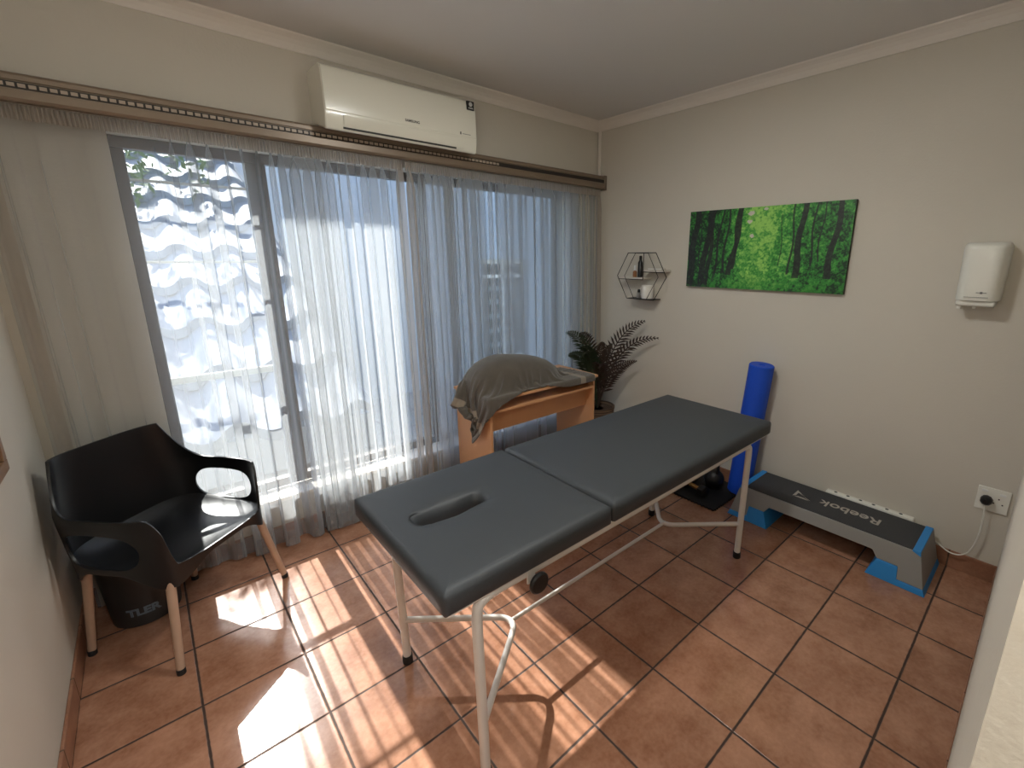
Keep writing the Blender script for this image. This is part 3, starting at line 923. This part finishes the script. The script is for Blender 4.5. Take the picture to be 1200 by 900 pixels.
# bucket under the chair
bc = Vector((-.80, .085, 0))
bk = empty('bucket', bc, 'dark grey round bucket with lettering on the floor under the black armchair', 'bucket')
b1 = lathe_obj('bucket_body', [(.112, 0), (.118, .004), (.138, .30), (.143, .304), (.143, .318), (.134, .318), (.130, .30), (.112, .02), (.05, .018)], bc, M['bucket'], seg=48)
def wrapb(p):
    a = math.radians(-93)+p.x/.122
    r = .1235+p.z+(p.y)*.066
    return bc+Vector((r*math.cos(a), r*math.sin(a), .075+p.y))
b2 = text_mesh('bucket_lettering', 'TLER', .048, None, M['bucket_print'], bold=.002, depth=.0008, squash=1.05, wrap=wrapb)
adopt(bk, b1, b2)

# ------------------------------------------------------------------ foam roller
fr0 = Vector((2.240, -1.219, .019))
bm = bmesh.new(); lathe(bm, [(.020, .002), (.070, 0), (.075, .004), (.075, .901), (.070, .906), (.022, .904), (.020, .896)], fr0, 40)
bmesh.ops.rotate(bm, cent=fr0, matrix=Matrix.Rotation(math.radians(4.1), 3, 'X'), verts=bm.verts)
ro = bm_obj('foam_roller', bm, M['blue_foam'], None, True); m = ro.modifiers.new('es', 'EDGE_SPLIT'); m.split_angle = math.radians(40)
tag(ro, 'tall blue foam roller standing upright against the right wall', 'foam roller')

# ------------------------------------------------------------------ aerobic step
sp = empty('aerobic_step', (2.13, -1.80, 0), 'grey and blue aerobic step with black top against the right wall', 'exercise step')
YA, YZ_ = -2.305, -1.295    # outer ends at the floor
def xf(z): return 1.985-(.2-z)*.20
def xb(z): return 2.285+(.2-z)*.15
def drafted(name, poly, mat, e0=0, e1=0, bev_=.003):
    bm = bmesh.new()
    A = [bm.verts.new((xf(z)-e0, y, z)) for y, z in poly]; B = [bm.verts.new((xb(z)+e1, y, z)) for y, z in poly]
    n = len(poly)
    for i in range(n): bm.faces.new((A[i], A[(i+1) % n], B[(i+1) % n], B[i]))
    bm.faces.new(A[::-1]); bm.faces.new(B)
    o = bm_obj(name, bm, mat)
    if bev_: bevel(o, bev_)
    return o
def mir(p): return [(-3.6-y, z) for y, z in p][::-1]
half = [(-2.293, .030), (-2.256, .196), (-1.80, .196), (-1.80, .132), (-2.065, .128), (-2.090, .093), (-2.180, .093), (-2.186, .030)]
sparts = []
body_poly = half[:2]+[(-1.344, .196), (-1.307, .030), (-1.414, .030), (-1.420, .093), (-1.510, .093), (-1.535, .128), (-2.065, .128), (-2.090, .093), (-2.180, .093), (-2.186, .030)]
sparts.append(drafted('step_body', body_poly, M['step_grey']))
fp = [(-2.305, 0), (-2.294, .0295), (-2.187, .0295), (-2.181, .0925), (-2.090, .0925), (-2.055, 0)]
sparts.append(drafted('riser_foot', fp, M['step_blue'], .004, .0))
sparts.append(drafted('riser_foot', mir(fp), M['step_blue'], .004, .0))
sparts.append(boxes('top_mat', [((1.990, -2.222, .196), (2.280, -1.378, .2015))], M['step_top'], bev=.002))
bm = bmesh.new()
for k in range(70):
    y = -2.216+k*.01195
    box(bm, (1.994, y, .2015), (2.276, y+.006, .2023))
rb = bm_obj('grip_ribs', bm, M['step_top']); sparts.append(rb)
for s in (0, 1):
    pp = [(-2.258, .180), (-2.254, .2025), (-2.222, .2025), (-2.222, .194)]
    if s: pp = mir(pp)
    sparts.append(drafted('end_cap', pp, M['step_blue'], .002, .002, .0015))
# blue patch on the outer end face
SM = Matrix(((0, -1, 0, 0), (1, 0, 0, 0), (0, 0, 1, 0), (0, 0, 0, 1)))
sparts.append(text_mesh('brand_lettering', 'Reebok', .098, Matrix.Translation((2.135, -1.905, .2026)) @ SM, M['step_print'], depth=.0003, bold=.0012, squash=1.0))
bm = bmesh.new()
def tri(bm, pts, z0, z1):
    A = [bm.verts.new((x, y, z0)) for x, y in pts]; B = [bm.verts.new((x, y, z1)) for x, y in pts]
    n = len(pts)
    for i in range(n): bm.faces.new((A[i], A[(i+1) % n], B[(i+1) % n], B[i]))
    bm.faces.new(A[::-1]); bm.faces.new(B)
# three blades round an open triangle: apex towards the far end, base towards the lettering
lx, ly = 2.135, -1.655
def lp(a, b): return (lx+a, ly+b)
tri(bm, [lp(-.042, -.058), lp(-.030, -.030), lp(.030, .030), lp(.012, .026)][::-1], .2024, .2030)
tri(bm, [lp(-.046, -.050), lp(-.046, .030), lp(-.034, .012), lp(-.034, -.018)], .2024, .2030)
tri(bm, [lp(-.046, .040), lp(.042, .040), lp(.020, .026), lp(-.030, .026)], .2024, .2030)
sparts.append(bm_obj('brand_emblem', bm, M['step_print']))
adopt(sp, *sparts)

# power strip on the wall behind the step
pw = empty('power_strip', (2.31, -1.947, .185), 'white multi-plug power strip on the wall behind the step', 'power strip')
a = boxes('strip_body', [((2.292, -2.165, .160), (2.3305, -1.730, .208))], M['white_plastic'], bev=.005)
bits = [a]
for k in range(6):
    y = -1.78-k*.065
    bits.append(lathe_obj('socket_hole', [(.008, 0), (.009, .0006), (.004, .0008)], (2.311, y, .208), M['dark_gap'], seg=12))
adopt(pw, *bits)

# wall socket with plug
ws = empty('wall_socket', (XR, -2.441, .430), 'white double wall socket at the far right beside the doorway wall', 'socket')
b = [boxes('face_plate', [((XR-.009, -2.501, .370), (XR, -2.381, .491))], M['white_plastic'], bev=.003),
     boxes('rocker_switch', [((XR-.013, -2.484, .462), (XR-.009, -2.462, .474))], M['print_white'], bev=.001),
     boxes('rocker_switch', [((XR-.013, -2.418, .466), (XR-.009, -2.396, .478))], M['print_white'], bev=.001)]
for y, z in ((-2.462, .443), (-2.446, .418), (-2.478, .418)):
    b.append(lathe_obj('pin_hole', [(.0035, 0), (.0035, .001), (.001, .0012)], (XR-.009, y, z), M['dark_gap'], seg=12, M=Matrix.Rotation(-PI/2, 4, 'Y')))
adopt(ws, *b)
pg = empty('plug', (2.30, -2.418, .425), 'black three-pin plug pushed into the left side of the wall socket', 'plug')
Rx = Matrix.Rotation(-PI/2, 4, 'Y')
a = lathe_obj('plug_body', [(.020, 0), (.024, .004), (.024, .022), (.019, .036), (.012, .044)], (XR-.0095, -2.420, .428), M['black_plastic'], seg=10, M=Rx)
cbl = smooth_path([(2.292, -2.420, .418), (2.287, -2.422, .392), (2.292, -2.428, .25), (2.296, -2.405, .12), (2.297, -2.345, .085), (2.303, -2.27, .125), (2.312, -2.20, .175), (2.312, -2.166, .184)], [0, .02, .1, .08, .05, .05, .02, 0], 8)
c_ = tube_obj('cable', cbl, .0034, M['white_plastic'], seg=8); c_['label'] = 'white cable'
adopt(pg, a, c_)

# ------------------------------------------------------------------ rubber mat and kettlebells
def matm():
    x0, x1, y0, y1 = 1.895, 2.300, -1.228, -.62
    bm = bmesh.new()
    n = 26
    poly = []
    # notched outline like interlocking tile edges
    def edge(ax, ay, bx, by, k):
        L_ = math.hypot(bx-ax, by-ay); nx_, ny_ = (by-ay)/L_, -(bx-ax)/L_
        for i in range(k):
            for t, d in ((.0, 0), (.35, 0), (.45, .006), (.90, .006)):
                s = (i+t)/k; poly.append((ax+(bx-ax)*s+nx_*d, ay+(by-ay)*s+ny_*d))
    edge(x0, y0, x1, y0, 16); edge(x1, y0, x1, y1, 24); edge(x1, y1, x0, y1, 16); edge(x0, y1, x0, y0, 24)
    prism(bm, poly, 'z', .0005, .012)
    return bm_obj('rubber_mat', bm, M['mat_rubber'])
tag(matm(), 'black rubber floor mat with notched edges under the far end of the massage table', 'mat')
def kettlebell(x, y, s, rot, label):
    k = empty('kettlebell', (x, y, .012), label, 'kettlebell', None)
    bm = bmesh.new()
    prof = [(.045, 0), (.058, .004)]+[(.083*math.sin(a), .078-.083*math.cos(a)) for a in [math.radians(q) for q in range(50, 171, 12)]]+[(.010, .160)]
    lathe(bm, [(r*s, z*s) for r, z in prof], (0, 0, 0), 28)
    b_ = bm_obj('bell', bm, M['kettle'], k, True)
    R_ = Matrix.Rotation(rot, 4, 'Z')
    pts = smooth_path([R_@Vector(p)*s for p in ((-.040, 0, .135), (-.055, 0, .195), (-.040, 0, .235), (.040, 0, .235), (.055, 0, .195), (.040, 0, .135))], .03*s, 5)
    tube_obj('handle', pts, .0135*s, M['kettle'], k, 12)
    return k
kettlebell(2.165, -1.070, .82, 1.0, 'small black kettlebell on the rubber mat beside the blue foam roller')
kettlebell(2.13, -.90, .90, .5, 'larger black kettlebell on the rubber mat, farther from the blue roller')
bq = Vector((2.24, -.98, .012))
def dumbbell(x, y, z, ang, label):
    d = empty('dumbbell', (x, y, z), label, 'dumbbell')
    R_ = Matrix.Rotation(ang, 4, 'Z') @ Matrix.Rotation(PI/2, 4, 'Y')
    for s_ in (-1, 1):
        Mz = R_ @ Matrix.Translation((0, 0, s_*.075))
        lathe_obj('weight', [(.030, -.028), (.041, -.022), (.041, .022), (.030, .028)], (0, 0, 0), M['kettle'], d, 6, Mz)
    lathe_obj('grip', [(.0135, -.055), (.015, 0), (.0135, .055)], (0, 0, 0), M['brass'], d, 14, R_)
dumbbell(2.00, -1.02, .054, 1.35, 'black dumbbell with brass-coloured grip lying on the rubber mat beside the kettlebells')

# ------------------------------------------------------------------ artwork
def artwork():
    y0, y1, z0, z1 = -.652, -1.662, 1.382, 1.887
    nx, nz = 520, 260
    rs = np.random.RandomState(5)
    def fbm(X, Z, sc, oct_=5, seed=0):
        r = np.random.RandomState(seed); tot = np.zeros_like(X); amp = 1; s_ = 0
        for o in range(oct_):
            gx, gz = int(sc*2*2**o)+3, int(sc*2**o)+3
            G = r.rand(gx, gz)
            fx = X*(gx-2); fz = Z*(gz-2)
            ix, iz = fx.astype(int), fz.astype(int); tx, tz = fx-ix, fz-iz
            tx = tx*tx*(3-2*tx); tz = tz*tz*(3-2*tz)
            v = G[ix, iz]*(1-tx)*(1-tz)+G[ix+1, iz]*tx*(1-tz)+G[ix, iz+1]*(1-tx)*tz+G[ix+1, iz+1]*tx*tz
            tot += v*amp; s_ += amp; amp *= .72
        return tot/s_
    s, t = np.meshgrid(np.linspace(0, 1, nx), np.linspace(0, 1, nz), indexing='ij')
    n = fbm(s, t, 14, 5, 3); n2 = fbm(s, t, 48, 3, 8); n3 = fbm(s, t, 4, 3, 11)
    n = np.clip((n-.5)*4.2+.5, 0, 1); n2 = np.clip((n2-.5)*3.6+.5, 0, 1)
    dark = np.array(srgb(12, 48, 22)[:3]); mid = np.array(srgb(58, 146, 54)[:3]); lite = np.array(srgb(150, 205, 96)[:3])
    glow = np.exp(-((s-.47)/.15)**2)*(.55+.45*t)+.35*np.exp(-((s-.62)/.22)**2-((t-.55)/.5)**2)
    n = n*1.0-.42*np.clip((.40-s)/.12, 0, 1)-.22*np.clip((s-.70)/.1, 0, 1); f = np.clip(.50*n+.42*n2+.60*glow-.10+.2*(n3-.5), 0, 1.2)
    C = np.where(f[..., None] < .6, dark+(mid-dark)*(f/.6)[..., None], mid+(lite-mid)*np.clip((f-.6)/.6, 0, 1)[..., None])
    tr = [(.015, .060, .034, -.1, 1.1), (.105, .165, .030, -.1, 1.1), (.150, .185, .022, -.1, 1.1), (.195, .245, .013, .08, 1.1), (.258, .290, .013, .2, 1.1),
          (.300, .375, .024, .17, 1.1), (.330, .350, .014, .25, 1.1), (.722, .745, .026, .16, 1.1), (.895, .935, .024, .16, 1.1), (.69, .695, .010, .2, 1.1),
          (.800, .810, .010, .3, 1.1), (.845, .850, .008, .35, 1.1), (.095, .085, .008, .3, 1.1), (.625, .63, .006, .3, .9)]
    bark = np.array(srgb(34, 34, 36)[:3])
    for i, (sb, stp, w, ta, tb) in enumerate(tr):
        w = w*1.55; cxn = sb+(stp-sb)*t+.008*np.sin(t*9+i*1.7)
        ww = w*.5*(1.15-.3*t)
        a = np.clip((ww-np.abs(s-cxn))/(.004), 0, 1)*(t > ta)*(t < tb)
        a = a*.94
        C = C*(1-a[..., None])+(bark*(.6+.5*n2[..., None]))*a[..., None]
    und = np.clip((.20-t)/.12, 0, 1)*.45*(n > .35)
    C = C*(1-und[..., None])+mid*.75*und[..., None]
    for (cs, ct, rr) in ((.43, .93, .02), (.425, .83, .016), (.445, .66, .016), (.52, .97, .012)):
        a = (((s-cs)/rr)**2+((t-ct)/(rr*1.4))**2+.9*(n2-.5) < 1)*.8
        C = C*(1-a[..., None])+np.array(srgb(214, 196, 196)[:3])*a[..., None]
    rt = empty('canvas_picture', (XR, -1.157, 1.634), 'wide frameless canvas print of a green forest on the right wall', 'picture')
    V = np.stack([np.full_like(s, XR-.0265), y0+(y1-y0)*s, z0+(z1-z0)*t], -1).reshape(-1, 3)
    o = mesh_obj('print', V.tolist(), grid_faces(nx, nz), M['forest'])
    ca = o.data.color_attributes.new('col', 'FLOAT_COLOR', 'POINT')
    ca.data.foreach_set('color', np.concatenate([C.reshape(-1, 3), np.ones((nx*nz, 1))], 1).astype(np.float32).ravel())
    bk_ = boxes('stretcher_frame', [((XR-.026, y1, z0), (XR, y0, z1))], pbr('canvas_edge', srgb(30, 44, 30), .7))
    adopt(rt, o, bk_)
artwork()

# ------------------------------------------------------------------ hexagonal wire shelf
hx = empty('wire_shelf', (XR, -.30, 1.44), 'black hexagonal wire wall shelf with two small pale boards', 'shelf')
hc, xh = -.303, 2.225
def hexp(hw, tw, zt, zb_, zm): return [(xh, hc+hw, zm), (xh, hc+tw, zt), (xh, hc-tw, zt), (xh, hc-hw, zm), (xh, hc-tw, zb_), (xh, hc+tw, zb_)]
hp = []
def wirehex(name, pts, r):
    bm = bmesh.new(); n = len(pts)
    for i in range(n): tube(bm, [pts[i], pts[(i+1) % n]], r, 8)
    return bm_obj(name, bm, M['wire'], None, True)
def shp(pts, x): return [(x, p[1], p[2]) for p in pts]
outer_h = hexp(.232, .130, 1.614, 1.268, 1.440)
inner_h = hexp(.160, .060, 1.612, 1.270, 1.440)
hp.append(wirehex('wire_frame', outer_h, .0028))
hp.append(wirehex('wire_frame', inner_h, .0022))
for zz_ in (1.614, 1.268):
    bm = bmesh.new()
    tube(bm, [(xh, hc+.129, zz_), (XR-.003, hc+.060, zz_), (XR-.003, hc+.02, zz_), (xh, hc-.130, zz_)], .0026, 8)
    hp.append(bm_obj('wall_bracket', bm, M['wire'], None, True))
bm = bmesh.new()
yv = hc-.020
tube(bm, [(xh, yv, 1.614), (xh, yv, 1.416)], .0028, 8)
tube(bm, [(xh, hc+.222, 1.416), (xh, yv, 1.416)], .0028, 8)
tube(bm, [(xh, yv, 1.474), (xh, hc-.216, 1.474)], .0028, 8)
hp.append(bm_obj('divider', bm, M['wire'], None, True))
hp.append(boxes('shelf_board', [((xh+.003, yv, 1.419), (XR-.004, hc+.205, 1.431))], M['shelf_board'], bev=.001))
hp.append(boxes('shelf_board', [((xh+.003, hc-.200, 1.477), (XR-.004, yv, 1.489))], M['shelf_board'], bev=.001))
hp.append(boxes('shelf_board', [((xh+.003, hc-.120, 1.266), (XR-.004, hc+.120, 1.272))], M['wire'], bev=.001))
adopt(hx, *hp)
def bottle(name, c, prof, mat, capprof, capmat, label, cat='bottle'):
    r = empty(name, c, label, cat)
    lathe_obj('bottle_body', prof, (0, 0, 0), mat, r, 20)
    lathe_obj('cap', capprof, (0, 0, 0), capmat, r, 20)
    return r
bottle('spray_bottle', (2.272, -.258, 1.4315), [(.016, 0), (.019, .003), (.019, .110), (.010, .128), (.009, .132)], M['black_plastic'], [(.0095, .132), (.011, .134), (.011, .158), (.006, .162)], M['black_plastic'], 'tall black bottle on the left board of the hexagonal shelf')
bottle('amber_bottle', (2.275, -.205, 1.4315), [(.014, 0), (.016, .002), (.016, .040), (.008, .048), (.0075, .050)], M['label_brown'], [(.009, .050), (.010, .052), (.008, .088), (.005, .090)], M['print_white'], 'small brown bottle with white cap beside the tall black bottle')
bottle('dropper_bottle', (2.262, -.262, 1.2725), [(.014, 0), (.015, .002), (.015, .036), (.008, .042), (.008, .044)], M['silver'], [(.010, .044), (.011, .046), (.010, .064), (.006, .068)], M['black_plastic'], 'tiny bottle with black cap beside the white mug')
mg = empty('mug', (2.270, -.338, 1.2725), 'white mug on the bottom of the hexagonal shelf', 'mug')
lathe_obj('mug_body', [(.040, 0), (.045, .003), (.048, .100), (.046, .102), (.043, .098), (.040, .01), (.01, .008)], (0, 0, 0), M['ceramic'], mg, 36)
tube_obj('handle', smooth_path([(0, .043, .080), (0, .072, .078), (0, .072, .028), (0, .042, .024)], .02, 5), .005, M['ceramic'], mg, 10)
tr_ = boxes('soap_bar', [((2.240, -.470, 1.4895), (2.300, -.352, 1.503))], M['ceramic'], bev=.005)
tag(tr_, 'flat white bar lying on the right board of the hexagonal shelf', 'soap')

# ------------------------------------------------------------------ soap dispenser
dsp = empty('towel_dispenser', (XR, -2.225, 1.50), 'white rounded paper dispenser mounted high on the right wall', 'dispenser')
def disp():
    W0, W1, z0_, z1_, dp_ = .083, .076, 1.392, 1.652, .118
    yc = -2.228
    nz, na = 26, 40
    V = []
    for i in range(nz):
        t = i/(nz-1); z = z0_+(z1_-z0_)*t
        hw = (.079+.004*t)
        k = 1.0
        d = dp_*(.97+.03*math.sin(PI*t))
        e = .0
        if t > .9: q = (t-.9)/.1; k = math.sqrt(max(0, 1-(q*.75)**2)); 
        if t < .03: k = .985
        for j in range(na):
            a = PI*j/(na-1)
            c, s_ = math.cos(a), math.sin(a)
            y = yc+hw*k**.35*math.copysign(abs(c)**(2/4.2), c)
            x = XR-.002-d*k*abs(s_)**(2/3.2)
            V.append((x, y, z))
    F = grid_faces(nz, na)
    for i in range(nz-1): F.append((i*na, (i+1)*na, (i+1)*na+na-1, i*na+na-1))
    F.append(tuple(range(na))); F.append(tuple((nz-1)*na+j for j in range(na))[::-1])
    o = mesh_obj('cover', V, F, M['white_plastic'], None, True)
    bm = bmesh.new(); bm.from_mesh(o.data); bmesh.ops.recalc_face_normals(bm, faces=bm.faces); bm.to_mesh(o.data); bm.free()
    m = o.modifiers.new('es', 'EDGE_SPLIT'); m.split_angle = math.radians(45)
    return o
dd = [disp()]
dd.append(boxes('outlet_tray', [((XR-.100, -2.296, 1.366), (XR-.002, -2.158, 1.392))], M['white_plastic'], bev=.008))
dd.append(boxes('seam', [((XR-.1205, -2.270, 1.4075), (XR-.030, -2.186, 1.4090))], M['print_grey']))
dd.append(boxes('logo_mark', [((XR-.1215, -2.262, 1.428), (XR-.117, -2.226, 1.4305)), ((XR-.1215, -2.248, 1.424), (XR-.117, -2.240, 1.4335))], M['print_grey']))
dd.append(boxes('paper_nib', [((XR-.085, -2.180, 1.350), (XR-.050, -2.164, 1.368)), ((XR-.085, -2.232, 1.354), (XR-.060, -2.220, 1.368))], M['white_plastic'], bev=.003))
dd.append(lathe_obj('lock', [(.010, 0), (.010, .004), (.004, .005)], (XR-.060, -2.284, 1.362), M['silver'], seg=14))
adopt(dsp, *dd)

# ------------------------------------------------------------------ framed picture at the left edge
fy1, fz0 = -.384, .935
pf_ = empty('framed_picture', (XL, fy1-.25, fz0+.2), 'brown wooden frame whose corner shows at the left wall', 'picture')
fw = .035
q = boxes('frame_moulding', [((XL, fy1-.50, fz0), (XL+.022, fy1, fz0+fw)), ((XL, fy1-.50, fz0+.40-fw), (XL+.022, fy1, fz0+.40)),
     ((XL, fy1-fw, fz0+fw), (XL+.022, fy1, fz0+.40-fw)), ((XL, fy1-.50, fz0+fw), (XL+.022, fy1-.50+fw, fz0+.40-fw))], M['frame_wood'], bev=.003)
q2 = boxes('picture_sheet', [((XL, fy1-.50+fw, fz0+fw), (XL+.010, fy1-fw, fz0+.40-fw))], M['picture'])
adopt(pf_, q, q2)

# ------------------------------------------------------------------ camera
cam = bpy.data.cameras.new('camera'); co = bpy.data.objects.new('camera', cam); COL.objects.link(co)
F_, CX_, CY_ = 533.19, 658.466, 431.747
Rr = [(0.738712, -0.674013, 0.003424), (-0.157595, -0.177658, -0.971392), (0.655339, 0.717039, -0.237459)]
Cc = (-0.5935, -2.5023, 1.57997)
cam.sensor_width = 36; cam.sensor_fit = 'HORIZONTAL'; cam.lens = F_/1200*36
cam.shift_x = (600-CX_)/1200; cam.shift_y = (CY_-450)/1200
cam.clip_start = .005; cam.clip_end = 100
r0, r1, r2 = [Vector(v) for v in Rr]
mw = Matrix(((r0.x, -r1.x, -r2.x, Cc[0]), (r0.y, -r1.y, -r2.y, Cc[1]), (r0.z, -r1.z, -r2.z, Cc[2]), (0, 0, 0, 1)))
co.matrix_world = mw
S.camera = co

# ------------------------------------------------------------------ light
w = bpy.data.worlds.new('sky'); S.world = w; w.use_nodes = True
N, L = w.node_tree.nodes, w.node_tree.links
bg = N['Background']
sk = N.new('ShaderNodeTexSky'); sk.sky_type = 'NISHITA'; sk.sun_disc = False
sk.sun_elevation = math.radians(42); sk.sun_rotation = math.radians(0)
L.new(sk.outputs[0], bg.inputs['Color']); bg.inputs['Strength'].default_value = .28
sd = Vector((-.02, -1, -.90)).normalized()
sun = bpy.data.lights.new('sun', 'SUN'); so_ = bpy.data.objects.new('sun', sun); COL.objects.link(so_)
sun.energy = 6.0; sun.angle = math.radians(.53); sun.color = (1, .965, .92)
so_.rotation_euler = sd.to_track_quat('-Z', 'Y').to_euler(); so_.location = (0, 6, 6)

# unseen uplighter by the doorway, added for soft fill off the ceiling
fx, fy = -.87, -2.30
fl_ = empty('fill_floor_lamp', (fx, fy, 0), 'added fill-light floor lamp with upturned bowl, out of view, in the corner by the doorway', 'lamp')
lathe_obj('base', [(.12, 0), (.125, .004), (.125, .014), (.02, .022)], (0, 0, 0), M['black_rubber'], fl_, 36)
lathe_obj('pole', [(.011, .02), (.011, 1.62)], (0, 0, 0), M['silver'], fl_, 16)
lathe_obj('bowl', [(.02, 1.60), (.07, 1.62), (.13, 1.68), (.150, 1.72), (.147, 1.722), (.127, 1.686), (.065, 1.632), (.02, 1.615)], (0, 0, 0), M['silver'], fl_, 36)
ul = bpy.data.lights.new('fill_uplight', 'AREA'); ul.shape = 'DISK'; ul.size = .22; ul.energy = 6; ul.color = (.98, 1, .96)
uo = bpy.data.objects.new('fill_uplight', ul); COL.objects.link(uo); uo.location = (fx, fy, 1.70); uo.rotation_euler = (PI, 0, 0)
# ceiling lamp above the view, added to brighten the room
h = empty('fill_ceiling_lamp', (.66, -1.35, ZC), 'added round fill lamp, out of view, in the middle of the treatment room ceiling', 'lamp')
lathe_obj('fill_lamp_base', [(.15, -.02), (.16, -.018), (.16, -.001), (.15, 0)], (0, 0, 0), M['white_plastic'], h, 40)
em0, _n, b0, _N, _L = new_mat('room_fill_diffuser'); b0.inputs['Emission Color'].default_value = (1, .95, .88, 1); b0.inputs['Emission Strength'].default_value = 1
lathe_obj('diffuser', [(.02, -.06), (.10, -.05), (.135, -.035), (.145, -.0205)], (0, 0, 0), em0, h, 40)
rl_ = bpy.data.lights.new('room_fill_light', 'AREA'); rl_.shape = 'DISK'; rl_.size = .3; rl_.energy = 5.5; rl_.color = (.98, 1, .97)
ro_ = bpy.data.objects.new('room_fill_light', rl_); COL.objects.link(ro_); ro_.location = (.66, -1.35, ZC-.075)
# unseen passage lamp, added as fill through the doorway
hl = empty('fill_ceiling_lamp', (-.42, -3.25, ZC), 'added round fill lamp, out of view, in the passage behind the doorway', 'lamp')
em, nt_, b_, N_, L_ = new_mat('passage_fill_diffuser'); b_.inputs['Emission Color'].default_value = (1, .93, .84, 1); b_.inputs['Emission Strength'].default_value = 3
lathe_obj('fill_lamp_base', [(.19, -.02), (.20, -.018), (.20, -.001), (.19, 0)], (0, 0, 0), M['white_plastic'], hl, 40)
lathe_obj('diffuser', [(.02, -.075), (.12, -.062), (.17, -.04), (.18, -.0205)], (0, 0, 0), em, hl, 40)
al = bpy.data.lights.new('passage_fill_light', 'AREA'); al.shape = 'DISK'; al.size = .36; al.energy = 10; al.color = (.97, .98, 1)
ao = bpy.data.objects.new('passage_fill_light', al); COL.objects.link(ao); ao.location = (-.42, -3.25, ZC-.085)

S.view_settings.view_transform = 'Standard'; S.view_settings.look = 'None'
S.view_settings.gamma = 1; S.view_settings.use_curve_mapping = False
S.view_settings.exposure = 1.85
